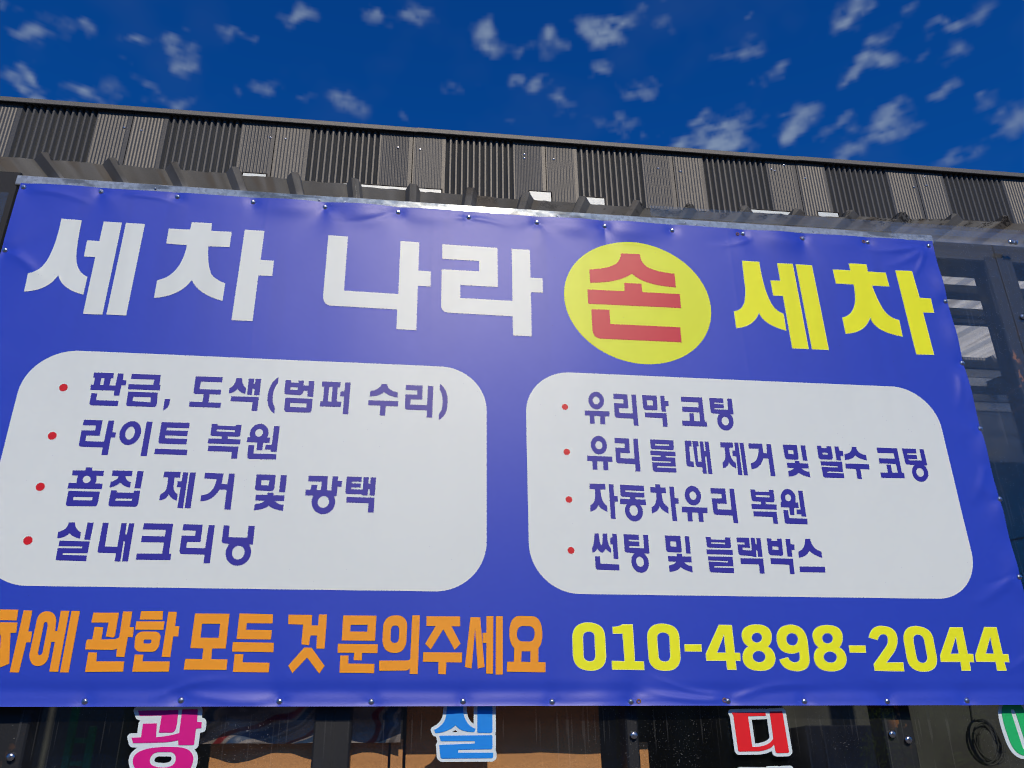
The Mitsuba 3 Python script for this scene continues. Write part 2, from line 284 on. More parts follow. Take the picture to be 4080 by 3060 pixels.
LETTERS = """세|w|1131,4363 1128,4470 1287,4467 1290,4365 1295,4273 1302,4191 1311,4119 1319,4083 1329,4050 1341,4022 1356,3997 1372,3975 1390,3958 1409,3944 1431,3934 1431,3769 1390,3780 1353,3793 1320,3810 1290,3829 1265,3851 1243,3875 1225,3903 1211,3933 1197,3899 1180,3869 1158,3842 1133,3820 1103,3801 1070,3787 1032,3776 991,3769 986,3936 1008,3941 1027,3951 1045,3964 1062,3982 1076,4003 1088,4029 1099,4059 1108,4093 1121,4175 1128,4265;1364,4276 1458,4275 1458,4466 1602,4466 1604,3600 1460,3598 1455,4120 1368,4121;1781,3602 1633,3602 1633,4466 1783,4466
차|w|2146,4438 2149,4512 2311,4514 2315,4438 2480,4440 2481,4289 2312,4285 2319,4215 2330,4150 2344,4090 2363,4036 2371,4020 2382,4006 2395,3992 2410,3980 2446,3958 2490,3940 2489,3776 2441,3789 2398,3805 2360,3824 2325,3845 2294,3868 2268,3894 2245,3923 2227,3954 2208,3917 2185,3884 2158,3856 2127,3831 2092,3810 2053,3793 2010,3780 1963,3771 1962,3936 1986,3944 2008,3955 2028,3968 2047,3984 2064,4004 2080,4026 2094,4050 2107,4078 2116,4103 2129,4153 2138,4205 2142,4257 2142,4284 1978,4287 1976,4435;2579,3606 2582,4470 2742,4470 2742,4183 2849,4182 2850,4034 2740,4032 2742,3606
나|w|3268,4465 3431,4463 3435,3933 3877,3927 3873,4453 4032,4451 4034,4167 4139,4165 4140,4018 4034,4017 4036,3596 3876,3597 3874,3780 3348,3785 3331,3786 3315,3791 3302,3798 3292,3808 3283,3821 3277,3838 3273,3857 3271,3879
라|w|4231,4299 4227,4446 4703,4445 4705,4050 4387,4049 4389,3922 4827,3922 4827,4444 4985,4443 4985,4160 5089,4161 5088,4018 4985,4017 4983,3593 4827,3592 4827,3774 4293,3775 4278,3777 4265,3781 4254,3788 4245,3797 4239,3809 4234,3824 4231,3841 4229,4193 4545,4195 4545,4299
손|r|5791,4447 5794,4464 5963,4466 5965,4441 5969,4418 5975,4398 5983,4380 5993,4364 6005,4350 6018,4338 6033,4329 6076,4311 6128,4297 6190,4288 6261,4283 6260,4144 6192,4146 6129,4152 6072,4161 6021,4174 5977,4189 5938,4209 5905,4232 5878,4258 5844,4234 5807,4213 5766,4194 5721,4178 5672,4165 5619,4155 5562,4147 5502,4142 5501,4277 5581,4289 5616,4296 5648,4305 5676,4315 5702,4327 5724,4340 5744,4354 5763,4377 5770,4389 5783,4417;5474,4074 5798,4077 5802,4160 5955,4161 5955,4077 6288,4078 6286,3938 5474,3932;5499,3664 5497,3682 5498,3881 5655,3884 5653,3747 6260,3749 6259,3605 5567,3601 5551,3603 5537,3608 5525,3614 5515,3623 5508,3635 5502,3648
세|y|6893,4257 6900,4460 7057,4459 7057,4396 7062,4284 7071,4189 7086,4110 7102,4050 7111,4026 7122,4004 7135,3985 7150,3969 7166,3955 7185,3944 7206,3935 7205,3770 7158,3784 7115,3800 7079,3818 7049,3838 7024,3860 7005,3884 6992,3910 6984,3938 6966,3903 6946,3873 6922,3846 6895,3823 6865,3804 6833,3789 6797,3778 6759,3771 6759,3934 6778,3938 6796,3946 6812,3955 6826,3967 6839,3981 6850,3998 6860,4017 6869,4038 6882,4100 6887,4129 6893,4184 6894,4209;7138,4270 7229,4272 7227,4457 7371,4458 7380,3601 7235,3600 7230,4119 7140,4117;7561,3600 7412,3601 7402,4457 7552,4457
차|y|7913,4425 7912,4499 8079,4501 8078,4423 8248,4422 8253,4280 8088,4278 8096,4223 8111,4146 8124,4099 8141,4046 8153,4020 8167,3997 8184,3977 8203,3961 8224,3948 8248,3938 8275,3931 8272,3769 8212,3780 8160,3793 8115,3810 8078,3831 8049,3855 8027,3882 8013,3913 8007,3948 7986,3909 7962,3876 7935,3846 7904,3822 7870,3802 7832,3786 7791,3775 7746,3768 7745,3927 7770,3935 7793,3946 7814,3961 7834,3979 7851,4001 7867,4026 7881,4055 7893,4088 7899,4111 7911,4181 7916,4255 7915,4280 7749,4278 7746,4423;8365,3599 8351,4453 8510,4457 8522,4174 8629,4174 8629,4030 8522,4028 8528,3602
판|b|1649,3056 1635,3058 1634,3100 1777,3101 1781,3058 1765,3058 1763,2999 1806,2997 1807,3100 1848,3100 1851,3047 1878,3045 1879,3003 1849,3003 1848,2916 1809,2916 1806,2956 1634,2955 1630,2998 1649,2998/1717,3057 1695,3056 1695,2999 1720,2999;1648,2846 1647,2930 1689,2929 1690,2874 1850,2874 1851,2832 1666,2830 1658,2832 1653,2836
금|b|2078,3060 1908,3059 1908,3101 2119,3102 2122,3017 2130,3017 2131,2973 1901,2972 1898,3015 2076,3016;1909,2850 1906,2952 2120,2954 2127,2863 2124,2845 2121,2841 2115,2836 2106,2834 1924,2835 1918,2836 1913,2840/2076,2913 1949,2912 1950,2877 2079,2872
,|b|2178,2904 2217,2904 2217,2863 2212,2845 2209,2837 2199,2824 2193,2818 2179,2811
도|b|2375,3103 2577,3104 2575,3061 2420,3060 2418,2997 2577,2998 2578,2957 2497,2957 2498,2890 2591,2889 2590,2848 2361,2848 2359,2890 2454,2890 2453,2956 2393,2955 2384,2959 2380,2965 2377,2980
색|b|2674,3070 2677,3102 2720,3103 2724,3077 2732,3054 2744,3035 2760,3017 2759,2971 2739,2977 2722,2985 2708,2997 2697,3011 2686,2996 2673,2984 2656,2975 2637,2970 2636,3016 2646,3021 2654,3027 2666,3045;2808,2964 2772,2966 2770,3102 2812,3103 2812,3059 2821,3060 2821,3102 2863,3103 2865,2965 2824,2964 2823,3016 2808,3017;2820,2905 2658,2906 2658,2948 2863,2949 2862,2834 2821,2833
(|b|2993,3125 2992,3074 2985,3063 2974,3038 2968,3007 2965,2971 2966,2938 2970,2914 2976,2893 2991,2865 2991,2816 2978,2826 2966,2837 2956,2850 2947,2865 2940,2881 2929,2919 2926,2941 2926,2973 2929,3002 2934,3029 2941,3053 2950,3075 2962,3094 2976,3111
범|b|3047,3002 3047,3103 3087,3103 3092,3083 3147,3083 3146,3103 3186,3103 3187,3063 3224,3062 3224,3102 3266,3103 3268,2968 3223,2969 3221,3017 3192,3017 3188,3000 3182,2988 3173,2981 3163,2978 3063,2981 3055,2984 3052,2988/3091,3044 3091,3022 3145,3021 3146,3043;3060,2855 3059,2953 3265,2952 3266,2861 3262,2845 3254,2836 3246,2834 3083,2834 3073,2836 3065,2841/3100,2911 3101,2878 3222,2877 3224,2910
퍼|b|3344,3058 3326,3060 3325,3103 3468,3102 3466,3058 3448,3058 3449,2936 3484,2935 3482,2891 3324,2890 3325,2934 3344,2934/3408,3059 3383,3058 3381,2934 3408,2933;3471,3025 3501,3025 3501,3102 3544,3104 3543,2833 3501,2833 3501,2981 3470,2982
수|b|3780,3090 3783,3102 3826,3101 3829,3088 3834,3077 3841,3066 3851,3057 3863,3050 3877,3043 3913,3033 3912,2989 3876,2996 3846,3006 3823,3018 3805,3032 3787,3015 3762,3003 3733,2994 3697,2990 3699,3036 3733,3046 3758,3061 3767,3070 3774,3079;3689,2915 3689,2958 3918,2959 3918,2914 3825,2914 3823,2832 3782,2832 3782,2915
리|b|3972,3102 4104,3102 4103,2980 4014,2978 4012,2934 4142,2935 4144,3101 4187,3101 4185,2830 4142,2831 4142,2891 3990,2890 3982,2892 3976,2897 3972,2910 3970,3020 4062,3021 4063,3057 3972,3058
)|b|4238,3122 4253,3112 4266,3099 4277,3083 4286,3065 4293,3044 4299,3021 4302,2995 4303,2967 4302,2939 4299,2914 4293,2891 4286,2870 4276,2852 4265,2837 4251,2824 4236,2813 4237,2866 4248,2881 4256,2903 4261,2931 4263,2965 4261,3000 4255,3030 4248,3054 4237,3072
라|b|1634,2713 1766,2714 1767,2591 1674,2590 1675,2547 1805,2546 1807,2714 1848,2714 1850,2623 1877,2622 1877,2581 1848,2581 1849,2444 1806,2443 1804,2501 1654,2502 1647,2504 1641,2508 1637,2515 1636,2524 1633,2630 1727,2632 1727,2671 1635,2670
이|b|2049,2652 2052,2623 2048,2593 2037,2567 2029,2555 2020,2545 2010,2537 1999,2531 1987,2527 1976,2526 1964,2526 1953,2529 1942,2535 1932,2542 1923,2551 1915,2562 1909,2575 1905,2588 1901,2617 1902,2632 1910,2661 1916,2674 1924,2685 1933,2695 1943,2704 1954,2710 1966,2714 1978,2715 1990,2715 2001,2712 2012,2706 2022,2699 2031,2689 2039,2678/2008,2613 2008,2629 2005,2644 1995,2662 1986,2670 1981,2671 1971,2671 1961,2665 1949,2649 1943,2627 1944,2603 1949,2589 1956,2578 1965,2571 1975,2569 1985,2571 1990,2575 2002,2591;2121,2444 2078,2444 2078,2715 2120,2715
트|b|2185,2569 2184,2716 2386,2717 2387,2674 2229,2673 2228,2652 2383,2652 2382,2611 2228,2611 2227,2589 2386,2588 2386,2545 2204,2545 2196,2546 2190,2551 2186,2559;2171,2462 2171,2504 2399,2504 2400,2461
복|b|2547,2634 2545,2716 2587,2716 2589,2703 2721,2703 2720,2715 2762,2715 2762,2642 2761,2632 2757,2624 2752,2620 2745,2619 2673,2619 2676,2600 2769,2598 2769,2559 2537,2558 2536,2598 2632,2599 2630,2618 2558,2619 2550,2624/2719,2672 2588,2672 2588,2657 2719,2655;2717,2498 2545,2498 2544,2541 2760,2541 2760,2445 2718,2445
원|b|2958,2690 2962,2679 2966,2656 2963,2632 2958,2620 2981,2620 2981,2579 2934,2577 2935,2518 2893,2517 2891,2578 2815,2579 2816,2619 2836,2619 2830,2639 2829,2651 2832,2674 2836,2686 2848,2705 2865,2720 2885,2728 2896,2730 2917,2727 2927,2722 2945,2709/2924,2652 2923,2667 2919,2676 2909,2685 2900,2688 2891,2687 2879,2681 2872,2674 2868,2660 2868,2650 2873,2637 2880,2630 2892,2625 2905,2626 2913,2631 2922,2643;2953,2524 2954,2562 2999,2563 3000,2715 3042,2716 3040,2509 2998,2508 2995,2524;2833,2459 2831,2467 2830,2556 2873,2556 2874,2490 3041,2490 3041,2448 2850,2447 2839,2450
흠|b|1632,2321 1719,2322 1717,2346 1761,2346 1763,2323 1846,2322 1848,2284 1800,2285 1805,2270 1807,2255 1806,2241 1803,2227 1854,2226 1855,2186 1624,2184 1622,2226 1676,2226 1673,2254 1675,2283 1634,2283/1766,2256 1762,2268 1756,2275 1749,2280 1741,2283 1732,2283 1721,2277 1716,2271 1712,2259 1713,2250 1719,2238 1729,2230 1742,2227 1754,2231 1760,2236 1766,2247;1634,2073 1633,2167 1846,2167 1847,2085 1843,2067 1841,2063 1834,2058 1650,2056 1643,2058 1638,2062/1675,2124 1676,2100 1804,2101 1805,2125
집|b|1953,2286 1906,2288 1904,2328 2042,2328 2043,2289 2000,2288 2006,2271 2016,2258 2029,2249 2045,2244 2045,2202 2022,2207 2002,2215 1986,2226 1973,2240 1962,2225 1947,2214 1928,2205 1906,2199 1906,2242 1926,2249 1941,2260 1950,2272;2119,2328 2119,2197 2077,2198 2076,2329;1921,2073 1920,2082 1920,2179 1960,2179 1961,2164 2078,2164 2077,2180 2119,2180 2121,2087 2117,2071 2108,2062 2100,2061 1937,2060 1927,2064/2075,2120 1963,2119 1962,2103 2074,2104
제|b|2263,2287 2263,2330 2379,2330 2378,2287 2340,2286 2344,2215 2346,2206 2349,2197 2357,2181 2368,2170 2381,2162 2381,2113 2362,2120 2345,2130 2331,2143 2319,2160 2312,2141 2300,2127 2283,2118 2261,2112 2261,2158 2276,2166 2287,2178 2295,2194 2298,2214 2296,2287;2366,2260 2394,2260 2393,2328 2431,2329 2432,2059 2393,2060 2393,2214 2367,2215;2484,2059 2443,2060 2442,2328 2484,2329
거|b|2548,2330 2679,2328 2676,2248 2716,2247 2718,2329 2760,2329 2762,2056 2718,2057 2716,2205 2666,2204 2656,2183 2645,2166 2632,2150 2618,2138 2602,2128 2584,2120 2565,2115 2544,2113 2544,2159 2564,2162 2582,2169 2598,2179 2610,2193 2621,2210 2628,2231 2633,2255 2635,2283 2548,2286
및|b|2914,2221 2915,2329 3052,2328 3052,2230 3050,2218 3043,2206 3031,2203 2932,2205 2924,2207 2919,2211/3010,2285 2955,2285 2955,2247 3009,2246;3132,2328 3132,2196 3088,2197 3088,2328;2926,2130 2926,2173 3006,2173 3006,2191 3051,2191 3052,2173 3130,2173 3130,2131 3064,2129 3080,2117 3096,2108 3113,2103 3130,2102 3130,2056 3097,2061 3069,2069 3046,2079 3027,2092 3010,2079 2987,2068 2959,2061 2925,2056 2926,2101 2951,2106 2971,2112 2985,2120 2994,2128
광|b|3388,2285 3289,2285 3289,2329 3429,2330 3430,2221 3435,2220 3461,2220 3463,2330 3504,2330 3503,2295 3535,2295 3533,2249 3505,2250 3503,2177 3484,2177 3490,2162 3494,2148 3496,2133 3496,2119 3493,2104 3489,2091 3482,2078 3474,2067 3465,2057 3454,2050 3442,2044 3429,2040 3416,2039 3403,2039 3390,2042 3377,2048 3366,2055 3355,2064 3346,2075 3338,2087 3333,2100 3329,2114 3327,2129 3327,2143 3329,2158 3336,2177 3277,2176 3276,2221 3313,2221 3315,2259 3357,2259 3356,2220 3386,2221/3452,2125 3452,2139 3450,2146 3445,2158 3436,2168 3431,2172 3418,2176 3406,2175 3399,2173 3388,2167 3379,2156 3375,2150 3371,2137 3371,2123 3372,2116 3378,2104 3387,2094 3392,2091 3404,2087 3417,2087 3423,2089 3435,2096 3444,2106 3447,2112
택|b|3564,2217 3566,2331 3677,2331 3677,2294 3607,2292 3606,2280 3674,2280 3673,2249 3606,2247 3605,2234 3689,2234 3689,2331 3729,2331 3729,2281 3741,2281 3741,2330 3782,2331 3779,2188 3741,2189 3740,2237 3728,2237 3728,2188 3687,2189 3688,2196 3577,2197 3570,2200 3566,2205;3576,2131 3575,2174 3779,2174 3779,2060 3736,2060 3737,2130
실|b|1679,1925 1679,1938 1721,1939 1728,1914 1740,1894 1756,1879 1775,1868 1776,1824 1752,1830 1731,1839 1714,1849 1700,1862 1689,1848 1673,1836 1652,1828 1626,1824 1624,1869 1649,1879 1659,1885 1667,1893 1673,1903 1677,1913;1845,1817 1805,1818 1805,1940 1846,1939;1803,1769 1646,1769 1645,1807 1845,1806 1846,1723 1684,1721 1686,1708 1844,1708 1847,1668 1659,1670 1651,1673 1647,1677 1646,1683 1644,1755 1802,1757
내|b|1907,1941 1946,1940 1950,1772 2033,1771 2032,1941 2067,1941 2071,1860 2081,1859 2084,1941 2119,1941 2121,1670 2082,1670 2078,1812 2068,1812 2071,1669 2033,1670 2033,1727 1920,1728 1912,1732 1909,1738 1908,1745
크|b|2184,1944 2382,1943 2385,1729 2400,1729 2402,1685 2172,1684 2170,1727 2340,1729 2339,1808 2185,1808 2184,1852 2339,1852 2338,1899 2183,1898
리|b|2452,1943 2585,1941 2586,1817 2495,1816 2495,1773 2623,1773 2626,1940 2668,1940 2669,1667 2626,1667 2626,1727 2471,1729 2463,1731 2458,1736 2454,1744 2453,1753 2452,1860 2543,1859 2543,1897 2452,1898
닝|b|2730,1826 2729,1941 2770,1940 2773,1856 2902,1855 2901,1940 2945,1940 2946,1805 2920,1805 2929,1790 2935,1777 2939,1762 2940,1748 2940,1733 2937,1719 2932,1705 2926,1693 2917,1681 2907,1672 2896,1664 2884,1658 2870,1655 2857,1653 2843,1654 2830,1657 2817,1663 2805,1670 2795,1679 2785,1690 2778,1702 2772,1716 2768,1730 2766,1744 2767,1759 2769,1773 2774,1787 2785,1806 2739,1812 2732,1818/2895,1740 2895,1755 2893,1762 2887,1776 2877,1787 2865,1793 2852,1795 2845,1795 2832,1790 2822,1780 2817,1775 2812,1761 2810,1746 2811,1738 2815,1724 2819,1717 2829,1706 2834,1703 2847,1698 2861,1698 2867,1700 2879,1707 2888,1718 2891,1725
유|b|5555,3061 5558,3037 5555,3013 5546,2991 5539,2981 5523,2966 5504,2958 5484,2957 5465,2964 5456,2970 5442,2986 5433,3008 5430,3019 5430,3044 5433,3056 5442,3078 5448,3088 5464,3103 5483,3111 5494,3113 5513,3110 5523,3106 5539,3092 5546,3083/5521,3031 5520,3047 5516,3056 5510,3063 5502,3068 5493,3069 5480,3065 5473,3058 5466,3045 5465,3034 5468,3019 5476,3007 5489,3001 5502,3003 5510,3008 5518,3021;5434,2900 5395,2900 5395,2944 5597,2944 5595,2899 5557,2899 5556,2830 5516,2830 5518,2899 5471,2900 5471,2831 5433,2831
리|b|5638,3101 5755,3101 5754,2977 5676,2976 5676,2934 5788,2935 5788,3100 5826,3101 5827,2828 5789,2829 5788,2888 5659,2890 5650,2892 5643,2897 5639,2905 5638,2916 5638,3019 5717,3019 5718,3056 5638,3055
막|b|5878,2988 5876,3101 5999,3100 5997,2986 5995,2978 5990,2973 5980,2969 5896,2969 5888,2972 5882,2976/5962,3056 5913,3056 5913,3012 5961,3011;6066,3011 6065,2960 6028,2960 6028,3101 6064,3101 6063,3056 6094,3056 6092,3011;6029,2829 6030,2902 5888,2905 5888,2946 6068,2948 6067,2829
코|b|6202,3100 6381,3101 6381,2887 6397,2887 6396,2842 6191,2844 6191,2888 6256,2888 6258,2956 6295,2956 6294,2888 6342,2888 6344,2965 6203,2967 6203,3011 6342,3011 6344,3054 6201,3056
팅|b|6440,2979 6441,3100 6560,3100 6558,3059 6479,3059 6479,3047 6558,3047 6557,3011 6477,3011 6477,3000 6591,2999 6594,3099 6633,3099 6632,2959 6604,2959 6613,2948 6622,2925 6624,2913 6623,2887 6620,2874 6610,2851 6603,2841 6585,2825 6564,2816 6553,2815 6542,2816 6532,2818 6522,2823 6505,2837 6493,2857 6489,2869 6486,2894 6490,2920 6494,2932 6500,2943 6513,2959 6454,2961 6445,2967/6585,2893 6584,2911 6580,2921 6569,2933 6560,2936 6551,2936 6537,2928 6530,2919 6524,2903 6524,2891 6529,2874 6536,2866 6549,2860 6563,2862 6572,2867 6582,2881
유|b|5556,2677 5559,2653 5556,2629 5546,2606 5540,2597 5523,2582 5504,2574 5484,2573 5465,2580 5456,2586 5442,2603 5432,2624 5430,2636 5430,2661 5432,2673 5441,2695 5448,2705 5464,2720 5484,2728 5494,2730 5514,2727 5523,2722 5540,2708 5546,2699/5522,2646 5521,2662 5517,2672 5511,2679 5503,2684 5494,2685 5481,2681 5474,2674 5467,2660 5466,2650 5469,2634 5477,2622 5490,2617 5503,2618 5511,2623 5519,2636;5434,2516 5394,2517 5396,2560 5595,2558 5595,2514 5558,2515 5557,2445 5518,2445 5520,2514 5473,2516 5472,2446 5434,2446
리|b|5624,2718 5741,2716 5740,2592 5662,2592 5662,2549 5773,2548 5775,2716 5812,2716 5814,2442 5774,2442 5775,2502 5644,2505 5635,2507 5629,2511 5625,2519 5624,2529 5624,2635 5701,2634 5702,2672 5623,2673
물|b|5912,2646 5912,2716 6103,2714 6101,2648 6097,2637 6089,2631 5929,2633 5921,2634 5916,2638/6064,2678 5949,2679 5949,2665 6064,2665;5986,2582 5905,2583 5905,2620 6110,2617 6110,2580 6028,2581 6028,2569 6104,2568 6103,2493 5953,2494 5951,2481 6104,2479 6103,2443 5931,2445 5923,2447 5918,2452 5913,2465 5913,2524 6063,2523 6065,2534 5912,2536 5913,2570 5986,2569
때|b|6191,2521 6196,2715 6251,2715 6250,2668 6229,2668 6226,2541 6251,2540 6251,2495 6212,2497 6202,2499 6193,2507;6266,2524 6258,2714 6307,2714 6307,2669 6291,2669 6289,2541 6317,2541 6319,2713 6349,2713 6348,2632 6360,2632 6360,2713 6393,2712 6394,2440 6361,2440 6362,2584 6349,2585 6350,2442 6318,2442 6317,2495 6282,2496 6275,2498 6268,2507
제|b|6487,2669 6489,2712 6594,2713 6592,2670 6559,2667 6558,2642 6559,2620 6561,2601 6565,2584 6571,2570 6578,2558 6587,2549 6598,2542 6595,2494 6576,2503 6560,2515 6549,2528 6541,2544 6535,2525 6523,2510 6507,2499 6487,2493 6489,2543 6501,2551 6506,2558 6514,2574 6516,2584 6519,2609 6522,2667;6581,2644 6606,2644 6606,2713 6640,2713 6640,2438 6605,2440 6608,2596 6579,2597;6685,2438 6652,2439 6650,2713 6684,2713
거|b|6724,2712 6840,2711 6839,2632 6870,2631 6875,2711 6913,2710 6912,2438 6873,2438 6875,2585 6832,2586 6822,2565 6811,2546 6799,2530 6785,2517 6771,2507 6756,2499 6739,2494 6722,2491 6721,2541 6737,2546 6752,2553 6765,2564 6776,2579 6785,2596 6793,2616 6799,2640 6804,2667 6722,2666
및|b|7015,2605 7013,2710 7133,2711 7131,2607 7129,2597 7124,2590 7118,2585 7109,2583 7034,2585 7026,2587 7020,2592/7095,2665 7050,2666 7050,2632 7095,2631;7203,2709 7201,2577 7164,2579 7164,2711;7024,2513 7024,2556 7093,2555 7094,2575 7131,2573 7131,2556 7203,2554 7203,2513 7140,2511 7149,2502 7162,2494 7180,2488 7203,2484 7202,2437 7169,2446 7143,2455 7124,2464 7112,2475 7097,2461 7077,2450 7052,2442 7023,2438 7025,2485 7045,2491 7060,2498 7070,2504 7075,2512
발|b|7301,2615 7303,2711 7339,2711 7340,2693 7383,2692 7384,2711 7424,2710 7424,2617 7421,2607 7413,2597 7401,2593 7314,2595 7305,2602/7386,2652 7341,2653 7340,2637 7386,2636;7490,2629 7490,2589 7451,2591 7453,2711 7489,2709 7489,2674 7518,2673 7516,2629;7446,2529 7452,2540 7311,2542 7312,2578 7495,2579 7488,2492 7352,2492 7352,2481 7491,2481 7489,2440 7328,2439 7322,2441 7317,2444 7313,2454 7312,2530
수|b|7599,2698 7601,2712 7640,2711 7641,2698 7644,2685 7649,2675 7657,2665 7668,2658 7680,2651 7695,2647 7712,2643 7712,2597 7678,2605 7651,2614 7631,2626 7617,2638 7603,2622 7583,2609 7556,2600 7524,2595 7526,2644 7557,2653 7570,2659 7580,2667 7589,2676 7595,2687;7518,2522 7519,2565 7721,2565 7719,2520 7640,2521 7638,2437 7600,2438 7602,2521
코|b|7817,2712 7995,2712 7992,2501 8008,2500 8008,2454 7806,2452 7807,2497 7871,2497 7873,2567 7910,2566 7909,2499 7958,2499 7956,2575 7815,2575 7817,2620 7956,2620 7956,2667 7817,2666
팅|b|8040,2590 8037,2713 8158,2712 8156,2672 8075,2671 8075,2659 8154,2658 8152,2623 8076,2623 8076,2611 8189,2612 8191,2712 8227,2711 8228,2571 8199,2570 8211,2555 8219,2533 8221,2521 8219,2496 8216,2484 8204,2461 8196,2452 8177,2437 8156,2428 8134,2428 8114,2435 8097,2449 8086,2468 8083,2480 8081,2504 8083,2516 8091,2540 8098,2551 8105,2561 8117,2571 8056,2572 8045,2578/8183,2503 8183,2520 8179,2531 8168,2542 8159,2545 8148,2545 8133,2538 8122,2524 8118,2507 8118,2495 8125,2481 8133,2474 8148,2470 8163,2475 8172,2482 8179,2492
자|b|5402,2288 5402,2331 5525,2332 5525,2287 5486,2287 5487,2263 5488,2241 5496,2205 5502,2190 5510,2177 5519,2166 5530,2158 5530,2111 5504,2122 5484,2135 5471,2149 5464,2164 5453,2143 5439,2127 5420,2116 5398,2111 5400,2160 5409,2164 5417,2171 5425,2179 5435,2200 5439,2214 5442,2245 5443,2288;5554,2058 5553,2332 5591,2331 5590,2238 5618,2237 5617,2193 5591,2193 5590,2057
동|b|5640,2251 5642,2330 5830,2328 5830,2284 5681,2286 5681,2273 5830,2270 5828,2232 5757,2233 5756,2218 5836,2216 5836,2172 5790,2173 5799,2158 5804,2146 5807,2134 5807,2109 5805,2097 5795,2075 5788,2065 5771,2050 5750,2042 5728,2041 5707,2049 5698,2055 5682,2072 5671,2094 5667,2118 5669,2143 5673,2155 5685,2174 5633,2175 5635,2218 5713,2216 5715,2233 5654,2234 5644,2239/5768,2121 5766,2140 5762,2152 5754,2161 5745,2167 5735,2168 5725,2166 5716,2160 5709,2150 5704,2139 5704,2119 5710,2101 5722,2089 5727,2086 5737,2085 5747,2087 5751,2090 5763,2102
차|b|5922,2318 5922,2342 5961,2343 5962,2319 6004,2318 6003,2273 5969,2273 5968,2252 5969,2233 5972,2216 5976,2201 5982,2188 5990,2178 5999,2169 6010,2163 6009,2109 5983,2122 5964,2136 5951,2151 5944,2166 5933,2145 5918,2128 5900,2116 5878,2109 5878,2157 5889,2163 5899,2170 5907,2181 5913,2194 5918,2210 5922,2228 5925,2273 5880,2274 5880,2319;6034,2054 6033,2327 6070,2327 6069,2236 6098,2234 6097,2190 6069,2190 6072,2052
유|b|6279,2285 6282,2261 6278,2236 6269,2214 6262,2204 6245,2189 6226,2181 6206,2181 6186,2188 6178,2194 6163,2211 6154,2233 6152,2245 6152,2270 6154,2282 6163,2304 6170,2314 6187,2329 6206,2338 6217,2339 6237,2335 6246,2331 6263,2317 6269,2307/6244,2254 6243,2270 6239,2279 6233,2287 6225,2292 6217,2293 6204,2289 6197,2282 6190,2268 6189,2258 6192,2242 6200,2230 6212,2225 6225,2226 6233,2231 6241,2244;6157,2123 6116,2123 6118,2168 6321,2165 6319,2121 6281,2121 6280,2050 6243,2052 6243,2122 6195,2123 6194,2052 6156,2053
리|b|6364,2325 6483,2324 6483,2200 6404,2200 6404,2155 6514,2153 6518,2324 6555,2323 6555,2047 6518,2048 6517,2106 6387,2110 6378,2112 6372,2117 6368,2124 6366,2135 6365,2242 6447,2242 6449,2279 6362,2281
복|b|6688,2244 6687,2323 6726,2322 6727,2305 6840,2305 6840,2324 6877,2323 6876,2244 6872,2230 6867,2225 6860,2222 6799,2224 6799,2206 6886,2205 6882,2162 6680,2165 6681,2205 6760,2203 6760,2224 6701,2226 6692,2232/6838,2277 6726,2279 6726,2262 6838,2262;6839,2103 6687,2105 6688,2146 6877,2145 6875,2049 6839,2050
원|b|7047,2296 7051,2285 7052,2262 7048,2239 7042,2226 7066,2226 7065,2182 7025,2182 7020,2123 6986,2124 6986,2183 6919,2184 6922,2227 6933,2227 6929,2247 6929,2259 6933,2282 6943,2303 6957,2320 6975,2331 6995,2336 7014,2332 7022,2328 7037,2315/7014,2259 7014,2273 7011,2281 7002,2289 6995,2292 6988,2292 6977,2286 6969,2276 6965,2262 6966,2253 6971,2242 6977,2237 6988,2234 7000,2237 7006,2243 7011,2250;7041,2131 7044,2169 7078,2169 7081,2323 7118,2322 7115,2112 7077,2113 7077,2130;6932,2065 6935,2162 6973,2161 6973,2098 7120,2096 7117,2051 6947,2052 6937,2056
썬|b|5419,1922 5420,1942 5453,1941 5455,1905 5458,1879 5463,1860 5470,1851 5474,1861 5478,1879 5485,1942 5518,1942 5517,1921 5519,1886 5525,1858 5529,1847 5540,1830 5540,1795 5514,1811 5505,1819 5498,1827 5492,1814 5485,1805 5477,1799 5469,1796 5459,1800 5451,1807 5443,1816 5437,1828 5430,1815 5420,1805 5409,1799 5396,1795 5397,1834 5407,1851 5413,1874;5539,1911 5556,1913 5556,1941 5591,1940 5592,1751 5556,1752 5556,1860 5537,1863;5415,1690 5415,1769 5452,1769 5454,1714 5595,1711 5594,1666 5432,1669 5424,1671 5419,1676
팅|b|5643,1817 5644,1942 5760,1938 5760,1899 5681,1900 5681,1888 5760,1886 5759,1851 5681,1852 5681,1838 5795,1836 5794,1939 5832,1938 5832,1796 5791,1796 5800,1788 5813,1767 5821,1744 5822,1719 5820,1707 5811,1684 5805,1675 5789,1660 5769,1652 5748,1652 5728,1659 5711,1673 5698,1693 5693,1704 5689,1729 5689,1741 5694,1765 5699,1776 5705,1786 5718,1798 5658,1801 5648,1806/5785,1728 5783,1746 5779,1757 5771,1765 5763,1771 5753,1772 5744,1770 5736,1765 5730,1756 5726,1745 5726,1727 5732,1711 5743,1699 5757,1696 5770,1700 5781,1712
및|b|5964,1828 5963,1938 6084,1937 6085,1826 6083,1818 6079,1813 6073,1809 6066,1809 5981,1811 5973,1813 5968,1817/6046,1892 6001,1894 6000,1855 6046,1853;6153,1935 6152,1802 6117,1803 6118,1936;5973,1740 5973,1781 6043,1781 6043,1801 6083,1800 6083,1781 6153,1780 6154,1737 6094,1736 6104,1726 6118,1717 6134,1711 6153,1707 6153,1661 6120,1670 6094,1680 6075,1690 6064,1701 6051,1686 6032,1674 6006,1666 5975,1661 5974,1710 5996,1715 6013,1722 6025,1730 6031,1739
